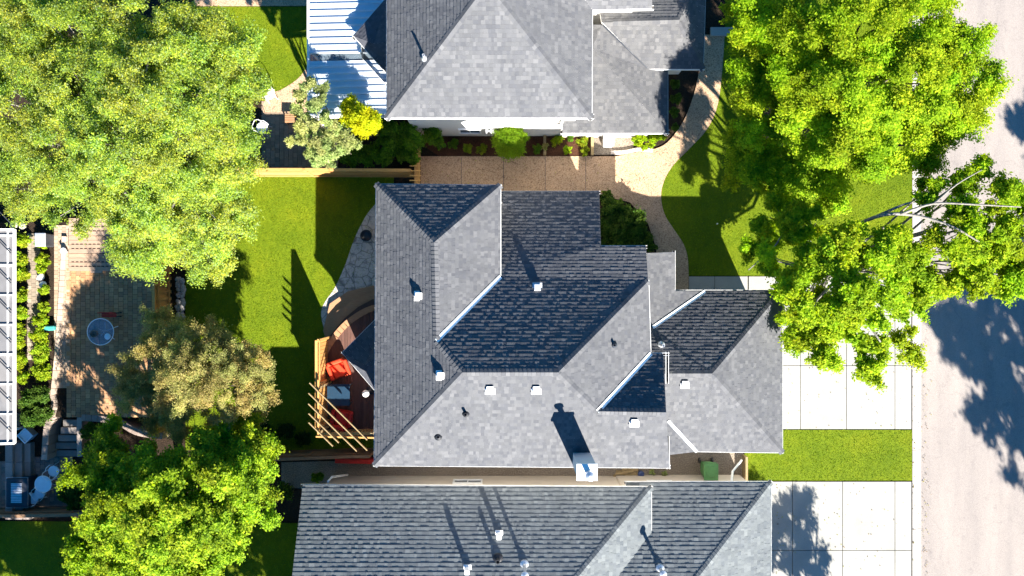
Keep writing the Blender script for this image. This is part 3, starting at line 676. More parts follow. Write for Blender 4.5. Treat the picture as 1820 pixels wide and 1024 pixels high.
# bay roof over the patio cover
R6 = Roof([('NW', [(628, 64, 3.6), (664, 78, 3.95), (735, 70, 4.8), (735, -10, 4.2), (690, -8, 3.6)]), ('SW', [(628, 64, 3.6), (700, 145, 3.6), (735, 145, 4.0), (735, 70, 4.8), (664, 78, 3.95)])], (.8, .82, .9))
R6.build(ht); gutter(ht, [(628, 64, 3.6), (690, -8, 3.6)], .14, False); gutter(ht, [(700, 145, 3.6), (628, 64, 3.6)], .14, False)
walls(ht, [(-4.3, 8.2), (-5.1, 8.2), (-6.0, 9.2), (-6.0, 10), (-5.1, 11), (-4.3, 11)], R6, MT['wall'], 3.4)
# white ribbed patio cover
pc = thing('patio_cover', 'white ribbed metal patio cover attached to the top house', 'patio cover', P(615, 60))
x0, x1 = P(549, 0, 3.0).x, -4.25; ya, yb = P(0, 206, 3.0).y, P(0, -60, 3.0).y
m = MB(); sk = [P(0, 112, 3.0).y, P(0, 90, 3.0).y]
y = ya
while y < yb:
    if not (sk[0] < y + .14 < sk[1]):
        z = lambda x: 2.9 + (x - x0) * .06
        pr = [(0, 0), (.03, .055), (.075, .055), (.105, 0), (.28, 0)]
        for (a, h1), (b, h2) in zip(pr, pr[1:]): m.poly([(x0, y + a, z(x0) + h1), (x1, y + a, z(x1) + h1), (x1, y + b, z(x1) + h2), (x0, y + b, z(x0) + h2)])
    y += .28
m.build('ribbed_sheet', MT['metalroof'], pc)
m = MB(); m.poly([(x0, sk[0] - .1, 2.89), (x1, sk[0] - .1, 3.05), (x1, sk[1] + .1, 3.05), (x0, sk[1] + .1, 2.89)]); m.build('skylight', MT['tabglass'], pc)
m = MB(); m.bar((x0 - .05, ya, 2.84), (x0 - .05, yb, 2.84), .10, .16); m.bar((x0, ya - .03, 2.84), (x1, ya - .03, 3.0), .06, .14); m.build('edge_trim', MT['white'], pc)
for yy in (ya + .1, ya + 2.6, ya + 5): m = MB(); m.obox((x0 + .1, yy, 1.37), .1, .1, 2.7); m.build('post', MT['white'], pc)

# --- the bottom house
hb = thing('house', 'bottom house, greenish grey shingle roof cut by the lower edge', 'house', (0, -12, 0))
n1 = (1158, 866, 3.45); xw = -8.35
R7 = Roof([('N', [(538, 862, 3.45), n1, ('w', -.05, -13.5, 5.97), ('w', xw, -13.5, 5.97)]), ('E', [n1, ('w', 5.55, -19.2, 3.45), ('w', -.05, -13.5, 5.97)]), ('S', [('w', xw, -19.2, 3.45), ('w', xw, -13.5, 5.97), ('w', -.05, -13.5, 5.97), ('w', 5.55, -19.2, 3.45)])], (1.36, 1.46, 1.42), .15, .010)
R7.build(hb); R7.caps([(n1, ('w', -.05, -13.5, 5.97))])
g1 = (1371, 857, 2.7)
R8 = Roof([('N', [(1113, 857, 2.7), g1, ('w', 7.0, -11.5, 4.2), ('w', 3.9, -11.5, 4.2)]), ('E', [g1, ('w', 10.58, -15.1, 2.7), ('w', 7.0, -11.5, 4.2)]), ('S', [('w', 10.58, -15.1, 2.7), ('w', 3.9, -15.1, 2.7), ('w', 3.9, -11.5, 4.2), ('w', 7.0, -11.5, 4.2)])], (1.36, 1.46, 1.42), .15, .010)
R8.build(hb); R8.caps([(g1, ('w', 7, -11.5, 4.2))])
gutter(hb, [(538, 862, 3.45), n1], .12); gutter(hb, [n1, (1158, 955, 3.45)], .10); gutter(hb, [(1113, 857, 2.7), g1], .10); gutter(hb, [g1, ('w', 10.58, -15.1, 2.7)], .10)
walls(hb, [(-7.95, -18.7), (-7.95, -8.35), (5.1, -8.35), (5.1, -18.7)], R7, MT['cream'], 3.3); walls(hb, [(4.6, -8.3), (10.1, -8.3), (10.1, -14.6), (4.6, -14.6)], R8, MT['cream'], 2.6)
window(hb, (-1.9, -8.35, 1.1), 1.2, .55, (0, 1)); window(hb, (6.3, -8.3, 1.6), 1, .8, (0, 1))
for p in ((887, 949), (831, 1010)): vent(R7, *p, .18, .34)
pipe(R7, 885, 993, .08, .35, 'black'); pipe(R7, 932, 1003, .07, 1.0, 'galv', True, 'flue'); pipe(R8, 1173, 1010, .07, .5, 'galv', True)
downspout(hb, [(1300, 858, 2.6), (1302, 838, 1.6), (1318, 818, .3)], .05)
m = MB(); a = P(590, 846, 2.2); m.tube([P(583, 856, 3.3), P(590, 848, 2.9), (P(590, 848, 2.9).x, -8.28, .1)], [.05] * 3, 8); m.build('downspout', MT['gutter'], hb)

# --- glazed roof on the far left
gr = thing('glazed_sunroom', 'glazed sunroom roof with white bars cut off at the left edge', 'sunroom', P(5, 600))
zx = 3.2; xr = P(26, 0, zx).x; y0, y1 = P(0, 788, zx).y, P(0, 408, zx).y
m = MB(); m.poly([(xr - 4, y0, zx - .03 + .5), (xr, y0, zx - .03), (xr, y1, zx - .03), (xr - 4, y1, zx - .03 + .5)]); m.build('glazing', MT['poly'], gr)
m = MB(); m.bar((xr, y0, zx), (xr, y1, zx), .07, .1); m.bar((xr - .25, y0, zx + .03), (xr - .25, y1, zx + .03), .03, .06); m.bar((xr, y0, zx), (xr - 4, y0, zx + .5), .08, .1); m.bar((xr, y1, zx), (xr - 4, y1, zx + .5), .06, .1); m.build('frame', MT['white'], gr)
for k in range(1, 8):
    yy = y0 + (y1 - y0) * k / 7.2; m = MB(); m.bar((xr, yy, zx), (xr - 4, yy, zx + .5), .07 if k % 3 == 0 else .04, .07); m.build('glazing_bar', MT['white'], gr)
for k in range(8):
    yy = y0 + (y1 - y0) * (k + .4) / 7.2; m = MB(); m.bar((xr - .1, yy, zx + .07), (xr - 1.1, yy + 1.1, zx + .19), .03, .04, (.5, .5, .5)); m.build('brace', MT['dark'], gr)
m = MB(); m.box(xr - 4, xr - 1.9, y0 + .1, y1 - .1, -.1, .9); m.build('low_wall', MT['cream'], gr)
for yy in np.linspace(y0 + .1, y1 - .1, 5): m = MB(); m.obox((xr - 1.6, yy, 1.5), .1, .1, 3.2); m.build('post', MT['white'], gr)

# ------------------------------------------------------------------ trees and shrubs
def pal(*c): return np.array(c)
G_BRIGHT = pal((.17, .27, .006), (.24, .34, .008), (.30, .38, .010), (.10, .19, .006), (.36, .40, .015))
G_MIX = pal((.18, .28, .015), (.34, .40, .02), (.46, .45, .025), (.20, .28, .08), (.38, .40, .06), (.08, .14, .02), (.05, .10, .02), (.26, .32, .18), (.33, .36, .02))
G_DEEP = pal((.06, .13, .01), (.10, .19, .01), (.15, .25, .015), (.04, .08, .01))
BRONZE = pal((.36, .29, .085), (.44, .35, .12), (.26, .25, .06), (.48, .38, .17), (.17, .13, .06), (.36, .34, .09), (.14, .17, .04))
OLIVE = pal((.22, .26, .07), (.33, .35, .11), (.15, .20, .06), (.42, .42, .18))
LIME = pal((.42, .42, .008), (.50, .46, .01), (.34, .38, .01))
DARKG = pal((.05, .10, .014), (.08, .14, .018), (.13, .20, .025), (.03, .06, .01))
YG = pal((.20, .24, .01), (.28, .30, .02), (.12, .17, .01))
def foliage(name, parent, clumps, n, size, P_, up=.5, flat=.75, asp=.5, tint=.22, mat='leaf', spray=1., hub=None):
    cl = np.array([c[:3] for c in clumps]); r = np.array([c[3] for c in clumps]); wgt = r ** 2; k = npr.choice(len(cl), n, p=wgt / wgt.sum())
    P_ = P_.mean(0) * .42 + P_ * .58
    NT = 7                                             # every clump is a spray of short leafy twigs
    td = npr.normal(size=(len(cl), NT, 3)); td[:, :, 2] = td[:, :, 2] * .6 + .25
    if hub is not None:
        o_ = cl - hub; o_ /= np.linalg.norm(o_, axis=1)[:, None] + 1e-6; td += o_[:, None, :] * .9
    td /= np.linalg.norm(td, axis=2)[:, :, None]; tl = npr.uniform(.5, 1.5, (len(cl), NT))
    j = npr.integers(0, NT, n); s_ = npr.random(n) ** .8
    d = td[k, j]; pos = cl[k] + d * (s_ * tl[k, j] * r[k] * spray)[:, None] + npr.normal(size=(n, 3)) * (r[k] * (.30 - .12 * s_))[:, None] * np.array([1, 1, flat])
    nrm = d * .35 + npr.normal(size=(n, 3)) * .5 + np.array([0, 0, up])
    if hub is not None: nrm += o_[k] * .35
    nrm /= np.linalg.norm(nrm, axis=1)[:, None]
    t = np.cross(nrm, npr.normal(size=(n, 3))); t /= np.linalg.norm(t, axis=1)[:, None]; b = np.cross(nrm, t)
    L = size * npr.uniform(.6, 1.3, n)[:, None]; W_ = L * asp
    V = np.empty((n, 4, 3)); V[:, 0] = pos - t * L * .5; V[:, 1] = pos + b * W_ * .5 - nrm * L * .06; V[:, 2] = pos + t * L * .5; V[:, 3] = pos - b * W_ * .5 - nrm * L * .06
    ct = npr.uniform(1 - tint, 1 + tint, len(cl)); hue = npr.uniform(-.05, .02, (len(cl), 1)) * np.array([[1, -.3, 0]])
    C = P_[npr.integers(0, len(P_), n)] * (ct[k] * npr.uniform(.82, 1.18, n))[:, None]; C = np.clip(C * (1 + hue[k] * 3), .001, .9)
    return add_mesh_arr(name, V.reshape(-1, 3), 4, np.repeat(C, 4, 0), MT[mat], parent)
def tree(name, label, cat, base, lobes, n, size, P_, trunk_r=.2, cr=.42, cn=14, bark='bark', group=None, up=.5, asp=.5, fork=.35, tint=.22, low=-.35, spread=(.55, 1.0), limbs=()):
    # lobes: (px, py, z, radius in px[, z squash])
    t = thing(name, label, cat, (base.x, base.y, 0), group); mb = MB(); clumps = []
    L_ = [(P(l[0], l[1], l[2]), M_(l[3], l[2]), l[4] if len(l) > 4 else .75) for l in lobes]
    cz = sum(l[0].z for l in L_) / len(L_); cxy = sum((l[0] for l in L_), Vector()) / len(L_)
    f = base.lerp(Vector((cxy.x, cxy.y, 0)), .35); f.z = cz * fork
    mb.tube([base + Vector((0, 0, -.1)), base + Vector((.02, .03, .15)), base.lerp(f, .5) + Vector((.06, -.04, 0)), f], [trunk_r * 1.5, trunk_r * 1.1, trunk_r * .95, trunk_r * .85], 9)
    for c, r, sq in L_:
        mid = f.lerp(c, .5) + Vector((rnd.uniform(-.3, .3), rnd.uniform(-.3, .3), (c.z - f.z) * .12)); lr = trunk_r * .45; q1 = f.lerp(mid, .5) + Vector((rnd.uniform(-.25, .25), rnd.uniform(-.25, .25), 0)); mid.z -= .35
        mb.tube([f + Vector((0, 0, -.1)), q1, mid, c - Vector((0, 0, r * .45))], [lr, lr * .75, lr * .5, lr * .3], 7)
        m_ = max(4, int(cn * (r / 1.6) ** 2))
        for i in range(m_):
            d = Vector((rnd.gauss(0, 1), rnd.gauss(0, 1), rnd.gauss(.25, .8))).normalized()
            if d.z < low: d.z = -d.z
            p = c + Vector((d.x * r, d.y * r, d.z * r * sq)) * rnd.uniform(*spread)
            q = cr * rnd.uniform(.65, 1.3); clumps.append((p.x, p.y, p.z, q))
            a = mid.lerp(c, rnd.uniform(.3, 1)); a.z -= r * .12
            if i % 2 == 0: mb.tube([a, a.lerp(p, .55) + Vector((rnd.uniform(-.1, .1), rnd.uniform(-.1, .1), .08)), p], [lr * .32, lr * .18, .012], 4)
    for lm in limbs:
        q = [P(*v[:3]) for v in spline([tuple(w_[:3]) for w_ in lm[1:]], 5)]; mb.tube(q, list(np.linspace(lm[0], lm[0] * .35, len(q))), 7)
    mb.build('trunk', MT[bark], t, True)
    foliage('crown', t, clumps, n, size, P_, up, asp=asp, tint=tint, hub=np.array(tuple(cxy.lerp(base, .0).xy) + (cz * .55,))); return t
def shrub(label, blobs, n, size, P_, cat='shrub', name='shrub', up=.4, sq=.8, group=None, dense=10, tint=.15):
    # blobs: (px, py, z centre, radius px)
    b0 = P(blobs[0][0], blobs[0][1], 0); t = thing(name, label, cat, (b0.x, b0.y, 0), group); mb = MB(); cl = []
    for b in blobs:
        c = P(b[0], b[1], b[2]); r = M_(b[3], b[2])
        mb.tube([Vector((c.x, c.y, -.05)), c], [.04, .02], 5)
        for i in range(dense):
            d = Vector((rnd.gauss(0, 1), rnd.gauss(0, 1), rnd.gauss(.3, .8))).normalized(); q = r * rnd.uniform(.28, .45)
            p = c + Vector((d.x, d.y, abs(d.z) * sq)) * (r - q) * rnd.uniform(.7, 1.08); cl.append((p.x, p.y, p.z, q))
            if i % 2: mb.tube([Vector((c.x, c.y, .05)), Vector(p)], [.02, .006], 4)
        cl.append((c.x, c.y, c.z, r * .6))
    mb.build('stem', MT['bark'], t, True); foliage('foliage', t, cl, n, size, P_, up, asp=.55, tint=tint, spray=.6); return t

# the huge feathery tree, upper left
tree('poplar_tree', 'huge feathery yellow-green tree filling the upper left of the picture', 'tree', P(300, 300, 0),
     [(60, 90, 8, 75), (150, 60, 8.4, 75), (240, 45, 8.4, 65), (330, 75, 8, 75), (410, 100, 7.4, 55), (424, 165, 7, 52), (400, 225, 7, 60), (50, 190, 7.6, 80), (150, 160, 8.4, 85), (250, 150, 8.8, 85), (340, 170, 8, 75), (100, 120, 8, 60), (290, 110, 8.4, 60), (200, 100, 8.4, 60),
      (30, 270, 6.6, 62), (120, 260, 7.8, 85), (220, 260, 8.6, 90), (320, 270, 7.6, 75), (70, 335, 6, 60), (160, 340, 6.8, 80), (250, 350, 7.4, 80), (330, 350, 6.4, 80), (392, 330, 5.6, 52), (270, 425, 5.5, 65), (350, 430, 5, 65), (405, 400, 4.8, 50), (398, 285, 6.4, 56), (370, 475, 4, 32), (240, 455, 5, 36), (180, 210, 8.2, 60), (280, 210, 8.4, 60)],
     620000, .075, G_MIX, .28, .42, 46, 'barkL', tint=.18, asp=.5, up=.8)
tree('street_tree', 'broad bright green tree at the top of the front lawn, reaching over the road', 'tree', P(1440, 210, 0),
     [(1350, 45, 6.5, 70), (1440, 40, 8, 75), (1530, 50, 9, 80), (1620, 30, 8, 75), (1690, 60, 7, 55), (1340, 130, 5, 60), (1420, 140, 7, 75), (1520, 150, 8.5, 80), (1610, 140, 8.5, 80), (1700, 140, 7, 60), (1665, 205, 7, 60),
      (1350, 200, 5, 60), (1440, 230, 6.5, 70), (1530, 240, 7.5, 75), (1610, 260, 6.5, 60), (1320, 270, 3.5, 50), (1370, 295, 4, 55), (1440, 300, 5, 45), (1395, 330, 4, 46), (1330, 305, 3.5, 45), (1465, 335, 4, 32), (1560, 290, 5.5, 34)],
     430000, .09, G_BRIGHT, .26, .48, 26, asp=.6, up=.75, tint=.2, low=-.2, spread=(.45, .95))
tree('ash_tree', 'open crowned green tree with pale forking limbs, hanging over the white driveway and the road', 'tree', P(1440, 470, 0),
     [(1375, 385, 5, 42), (1430, 400, 6, 50), (1355, 455, 4.5, 38), (1405, 470, 6.5, 55), (1480, 460, 8, 60), (1545, 440, 8, 50), (1600, 460, 7.5, 50), (1440, 530, 7.5, 60), (1530, 530, 8.5, 60), (1610, 520, 7, 55), (1660, 510, 7, 28), (1430, 590, 6, 42), (1425, 590, 3.4, 34), (1465, 560, 3.5, 40), (1405, 540, 4, 34), (1480, 610, 6.5, 50), (1545, 630, 6.5, 42), (1600, 610, 6, 32),
      (1650, 338, 7.5, 26), (1706, 338, 7.5, 20), (1745, 298, 8, 8), (1700, 430, 8, 48), (1750, 430, 8, 55), (1810, 430, 8, 52), (1745, 490, 7.5, 48), (1805, 490, 7.5, 45), (1790, 360, 8, 42), (1690, 480, 7, 38), (1825, 375, 8, 35), (1720, 390, 8, 35), (1850, 460, 8, 50)],
     280000, .115, G_BRIGHT, .2, .38, 34, 'barkL', asp=.5, up=.6, tint=.2, spread=(.4, .95),
     limbs=[(.075, (1470, 430, 5), (1555, 386, 8), (1620, 382, 8.4), (1690, 402, 8.6), (1740, 430, 8.6)), (.05, (1600, 381, 8.4), (1660, 362, 8.6), (1740, 364, 8.8), (1815, 368, 8.8)), (.06, (1560, 384, 8), (1600, 366, 8.3), (1625, 358, 8.3)), (.04, (1660, 362, 8.6), (1700, 328, 8.6), (1745, 302, 8.6)), (.07, (1490, 540, 6), (1540, 575, 7.4), (1565, 608, 7.6)), (.05, (1440, 430, 5), (1400, 410, 6), (1375, 440, 6), (1330, 480, 6))])
tree('crabapple_tree', 'rounded bronze leaved tree left of the back lawn', 'tree', P(360, 640, 0),
     [(290, 590, 3, 40), (350, 610, 4, 60), (270, 650, 3.8, 50), (340, 670, 5, 65), (410, 630, 4, 50), (450, 650, 3.6, 38), (400, 690, 4.6, 60), (260, 700, 3.5, 42), (330, 730, 4, 50), (290, 750, 3, 32), (455, 700, 3.2, 35), (230, 680, 3, 25)],
     230000, .065, BRONZE, .14, .34, 46, asp=.45, tint=.25, up=.5)
tree('maple_tree', 'glossy yellow-green tree with ragged outline in the lower left', 'tree', P(330, 870, 0),
     [(200, 780, 4, 32), (215, 830, 4.5, 45), (150, 835, 3.5, 28), (280, 840, 5.5, 60), (350, 820, 5.5, 50), (400, 790, 4.5, 42), (440, 800, 4.5, 45), (460, 850, 4.5, 32), (300, 900, 6.5, 70), (390, 880, 6, 62), (200, 900, 5, 50), (160, 950, 4, 42), (230, 960, 5, 60), (310, 970, 6, 65), (400, 950, 5, 50), (170, 1000, 4, 40), (260, 1020, 5, 55), (430, 760, 3.8, 26), (340, 1020, 4, 40), (245, 870, 5, 55), (340, 860, 5.5, 50), (350, 930, 6, 60), (260, 930, 6, 60), (450, 900, 4.5, 45), (420, 840, 5, 45)],
     260000, .11, pal((.13, .22, .015), (.24, .33, .012), (.31, .38, .015), (.36, .41, .02), (.08, .14, .012)), .2, .40, 40, asp=.55, up=.6, tint=.3, spread=(.35, .98))
tree('pear_tree', 'small grey-green tree between the patio cover and the honey coloured fence', 'tree', P(590, 240, 0),
     [(548, 190, 5.4, 30), (560, 225, 5.6, 40), (590, 255, 5, 38), (580, 270, 4.6, 36), (545, 255, 4.6, 28), (622, 272, 4, 26), (562, 170, 6.2, 24)],
     45000, .085, OLIVE, .09, .22, 50, asp=.45, tint=.25)
shrub('round acid-yellow shrub below the white patio cover', [(628, 190, 4.0, 27), (640, 215, 4.2, 37), (660, 218, 4.0, 25), (622, 212, 4.0, 24)], 22000, .075, LIME, 'shrub', 'golden_shrub', dense=26)
shrub('dark leafy climber covering the fence corner next to the yellow shrub', [(650, 270, 1.6, 30), (690, 235, 2.2, 34), (690, 270, 1.8, 32), (730, 240, 2, 34), (725, 275, 1.6, 26), (620, 285, 1.3, 22), (765, 238, 1.5, 24), (780, 255, 1, 14)], 24000, .11, G_DEEP, 'shrub', 'climber', dense=12)
shrub('clipped bright green round bush in the middle of the mulch bed', [(906, 246, 1.5, 34), (906, 266, 1.3, 36), (893, 243, 1.5, 24), (920, 243, 1.5, 24)], 30000, .06, pal((.13, .22, .008), (.18, .27, .01), (.10, .17, .008)), 'bush', 'clipped_bush', dense=30, tint=.06)
shrub('dark spreading juniper in the corner between the middle house and its path', [(1090, 375, .6, 32), (1085, 410, .6, 34), (1120, 395, .6, 34), (1135, 420, .55, 30), (1105, 432, .5, 30), (1155, 438, .4, 16), (1078, 350, .5, 14)], 30000, .12, DARKG, 'shrub', 'juniper', dense=16)
shrub('bright green mound of ground plants in the crook of the top house path', [(1135, 250, .35, 16), (1160, 250, .35, 17), (1178, 242, .3, 10), (1145, 262, .25, 8)], 9000, .07, G_BRIGHT, 'shrub', 'perennial_clump', dense=14)
shrub('dark green hedge strip along the right side of the top house', [(1200, 150, .5, 12), (1202, 175, .5, 13), (1198, 200, .5, 12), (1200, 225, .4, 10)], 8000, .07, DARKG, 'hedge', 'hedge')
beds = [('small green plant by the left end of the mulch bed', 806, 255, 13, G_DEEP), ('yellow-green tuft left of the clipped bush', 832, 265, 12, YG), ('yellow-green spreading tuft touching the clipped bush', 857, 266, 13, YG), ('little green plant just right of the clipped bush', 955, 266, 12, G_DEEP), ('leafy green perennial beside the bed divider', 990, 250, 15, G_BRIGHT), ('low green perennial at the front of the right bed', 1008, 268, 11, G_BRIGHT), ('yellow flowering plant near the gravel bed', 1035, 252, 14, YG), ('yellow-green plant at the right front corner of the mulch bed', 1040, 270, 10, YG), ('pale rust coloured plant next to the wooden bed divider', 968, 262, 8, BRONZE), ('small green plant below the house wall at the right of the bed', 1012, 245, 10, G_DEEP)]
for lab, x, y, r, p in beds: shrub(lab, [(x, y, .22, r), (x + 3, y - 4, .25, r * .6)], 1500, .06, p, 'plant', 'garden_plant', dense=9)
# left garden beds
left = [('yellow-green hedge at the top of the bed beside the glazed roof', [(40, 430, 1, 14), (38, 460, 1, 14), (40, 490, 1, 15)]), ('leafy yellow-green shrub against the middle of the glazed roof', [(38, 525, 1, 14), (38, 555, 1, 13), (34, 585, 1, 12)]),
        ('bushy plants between the two brick strips, upper', [(74, 432, 1, 12), (80, 460, 1, 14), (74, 480, 1, 10)]), ('bushy plants between the two brick strips, below the white stones', [(80, 515, 1, 10), (80, 545, 1, 11), (74, 570, 1, 13)]),
        ('large yellow-green shrub right below the turquoise watering box', [(70, 600, 1, 20), (76, 630, 1, 20), (78, 660, 1, 20)]), ('green shrub in the bed left of the shaded brick strip', [(36, 610, 1, 15), (36, 640, 1, 15), (40, 670, 1, 14)])]
for lab, bl in left: shrub(lab, [(x, y, z, r + 3) for x, y, z, r in bl], 8000, .09, pal((.22, .31, .01), (.31, .38, .015), (.12, .20, .01), (.38, .40, .03)), 'shrub', 'shrub', dense=12)
shrub('dark dense shrub at the lower end of the left bed above the planter', [(50, 710, 1.1, 24), (75, 700, 1.1, 22), (60, 740, 1.1, 26), (82, 735, 1, 18)], 13000, .09, DARKG, dense=14)
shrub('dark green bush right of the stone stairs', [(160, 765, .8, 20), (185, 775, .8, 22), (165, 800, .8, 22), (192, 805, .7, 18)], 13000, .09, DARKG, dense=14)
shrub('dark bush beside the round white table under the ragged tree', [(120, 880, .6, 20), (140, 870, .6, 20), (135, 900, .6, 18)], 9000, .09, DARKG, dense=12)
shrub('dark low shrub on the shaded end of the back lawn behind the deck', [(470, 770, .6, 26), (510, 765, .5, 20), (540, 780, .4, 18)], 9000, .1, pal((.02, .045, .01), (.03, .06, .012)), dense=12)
shrub('small round green shrub at the left corner of the bottom house', [(565, 848, .6, 14)], 3000, .07, G_DEEP, dense=14)
shrub('thin bare-stemmed shrub in the dark gap left of the bottom house', [(508, 866, .6, 22), (514, 878, .5, 18)], 1500, .08, DARKG, dense=10)
for lab, x, y in (('little twiggy plant growing beside the lumber pile', 1160, 838), ('pale tuft of weeds on the gravel side yard', 1180, 842)): shrub(lab, [(x, y, .12, 8)], 300, .06, OLIVE, 'plant', 'garden_plant')
# trees outside the picture, known by their shadows; the first added for its shade
tree('unseen_tree', 'broad unseen tree added below the picture to shade the lower left garden', 'tree', Vector((-14, -18, 0)), [(-60, 1300, 6, 90), (40, 1290, 6, 90), (140, 1330, 6, 90), (250, 1380, 6, 90), (350, 1450, 6, 90), (440, 1480, 6, 70), (60, 1420, 7, 90), (-60, 1420, 6, 90), (200, 1480, 7, 90), (0, 1530, 6, 100), (110, 1540, 6, 80), (220, 1590, 6, 100), (300, 1500, 6, 100), (420, 1560, 6, 100), (520, 1500, 6, 100), (330, 1560, 6, 90), (120, 1590, 6, 60), (-40, 1540, 6, 60)], 130000, .2, G_BRIGHT, .25, .45, 22, spread=(.3, 1))
tree('street_tree', 'street tree outside the picture to the right, shading the road', 'tree', Vector((26.3, -15.5, 0)), [(2320, 1217, 8, 100), (2399, 1297, 8, 125), (2294, 1349, 8, 75), (2373, 1455, 8, 100), (2439, 1561, 8, 85), (2241, 1244, 8, 58), (2439, 1191, 8, 100), (2345, 1385, 9, 70)], 48000, .17, G_BRIGHT, .25, .40, 22, spread=(.3, 1))
tree('street_tree', 'street tree outside the picture, lower right', 'tree', Vector((27.5, -3, 0)), [(2346, 719, 7, 60), (2385, 790, 7, 65), (2400, 680, 7, 60)], 14000, .2, G_BRIGHT, .2, .45, 20, spread=(.3, 1))
tree('unseen_tree', 'yard tree outside the picture below the bottom house', 'tree', Vector((14.6, -17.5, 0)), [(1670, 1380, 5, 58), (1635, 1330, 5, 40), (1640, 1433, 5, 65), (1700, 1345, 5, 28), (1600, 1420, 6, 70), (1690, 1460, 5, 60), (1590, 1500, 6, 70)], 24000, .14, G_BRIGHT, .2, .34, 24, spread=(.3, 1))

# ------------------------------------------------------------------ deck behind the middle house
ZD = .7
dk = thing('deck', 'reddish plank deck with curved corner steps behind the middle house', 'deck', P(620, 680))
q_ = [P(*p, ZD + .01) for p in spline([(567, 672), (570, 648), (580, 622), (602, 590), (628, 566), (662, 548), (700, 545)], 4)]; arcx = [p.x for p in q_]; arcy = [p.y for p in q_]
m = MB(); a = P(568, 778, ZD); b = P(700, 600, ZD); x = a.x
while x < b.x:
    k = rnd.uniform(.85, 1.12); yt = float(np.interp(x + .06, arcx, arcy))
    m.box(x, x + .128, a.y, yt, ZD - .04, ZD, (k, k, k)); x += .136
m.build('deck_boards', MT['deck'], dk)
m = MB(); q_ = [P(*p, ZD + .01) for p in spline([(567, 672), (570, 648), (580, 622), (602, 590), (628, 566), (662, 548), (700, 545)], 4)]
for p0, p1 in zip(q_, q_[1:]): m.bar(p0, p1 + (p1 - p0) * .1, .26, .05)
m.build('border_board', MT['step'], dk)
m = MB(); m.box(a.x + .15, b.x, a.y + .05, P(0, 640, ZD).y, -.1, ZD - .05); m.build('skirt', MT['deck'], dk)
for i in range(3):      # curved treads
    zz = ZD - .17 * (i + 1); r = [96, 110, 124][i]; pts = []
    arc = [(578 - i * 5 + 6, 600 - i * 6), (612 - i * 13, 566 - i * 13), (636 - i * 9, 546 - i * 14), (662, 532 - i * 12), (700, 530 - i * 12)]
    m = MB(); pp = pxs(arc, zz); slab(m, pp + [P(700, 620, zz), P(585, 620, zz)], zz, zz - .05, (1, 1, 1)); m.build('step', MT['step'] if i else MT['deck'], dk)
sc = thing('privacy_screen', 'honey wood screen with open lattice along the left edge of the deck', 'screen', P(565, 700))
xs_ = -8.02; ys0, ys1 = P(0, 775, 2.6).y + .3, -2.15
m = MB(); m.box(xs_ - .05, xs_ + .05, ys0, ys1, 2.52, 2.58, (1.15, 1.15, 1.1)); m.bar((xs_ + .12, ys0, 2.5), (xs_ + .12, ys1, 2.5), .035, .12); m.bar((xs_, ys0, .85), (xs_, ys1, .85), .05, .1); m.build('frame', MT['fence'], sc)
m = MB(); y = ys0
while y < ys1 - .1:
    m.obox((xs_, y + .08, 1.65), .02, .135, 1.6, 0, (rnd.uniform(.9, 1.1),) * 3); y += .15
m.build('board_panel', MT['fence'], sc)
for yy in np.linspace(ys0, ys1, 3): m = MB(); m.obox((xs_ + .06, yy, 1.3), .1, .1, 2.5); m.build('post', MT['fence'], sc)
rl = thing('deck_railing', 'low timber railing along the bottom edge of the deck', 'railing', P(610, 778))
a = P(565, 772, 1.65); b = P(668, 770, 1.65); m = MB(); m.bar(a, b, .14, .04); m.bar(a + Vector((0, 0, -.2)), b + Vector((0, 0, -.2)), .04, .09); m.bar(a + Vector((0, 0, -.8)), b + Vector((0, 0, -.8)), .04, .09); m.build('rail', MT['fence'], rl)
m = MB()
for k in range(19): p = a.lerp(b, k / 18); m.obox(p + Vector((0, 0, -.45)), .04, .04, .8, 0)
m.build('balusters', MT['fence'], rl)
pg = thing('pergola', 'pergola of five slanting pale poles over the lower corner of the deck', 'pergola', P(600, 740))
for (x0, y0, x1, y1) in ((550.5, 680.5, 653, 782), (549, 699, 653, 800.6), (548.5, 717.7, 634.5, 802), (549, 735, 602.5, 787), (549, 751, 592, 793)):
    m = MB(); m.bar(P(x0, y0, 2.85), P(x1, y1, 2.85), .04, .11); m.build('pole', MT['pole'], pg)
for c in ((566, 690, 2.7), (660, 772, 2.7), (566, 770, 2.7)):
    p = P(*c); m = MB(); m.obox((p.x, p.y, 1.35), .1, .1, 2.7); m.build('post', MT['pole'], pg)
m = MB(); m.bar(P(566, 675, 2.72), P(566, 772, 2.72), .06, .12); m.bar(P(562, 776, 2.72), P(668, 778, 2.72), .06, .12); m.build('beam', MT['fence'], pg)

def armchair(label, px, py, rz, mat, z=ZD, s=1.):
    c = P(px, py, z); t = thing('armchair', label, 'armchair', c); R = Matrix.Translation(c) @ Matrix.Rotation(rz, 4, 'Z')
    def part(name, boxes):
        m = MB()
        for (x, y, zz, sx, sy, sz) in boxes: q = R @ Vector((x * s, y * s, zz * s)); m.obox(q, sx * s, sy * s, sz * s, rz)
        m.build(name, MT[mat], t, bevel=.05)
    part('seat_cushion', [(0, -.03, .36, .52, .56, .16)]); part('backrest', [(0, .33, .5, .62, .16, .55)]); part('base', [(0, 0, .2, .7, .7, .14)])
    for sg in (-1, 1): part('armrest', [(sg * .36, -.02, .42, .15, .66, .24)])
    for sx in (-1, 1):
        for sy in (-1, 1): part('leg', [(sx * .28, sy * .28, .06, .06, .06, .14)])
    return t
armchair('bright red armchair in the sun at the top of the deck', 606, 655, .35, 'red', s=1.05); armchair('crimson armchair in shade under the pergola poles', 611, 742, math.pi - .15, 'darkred', s=1.05)
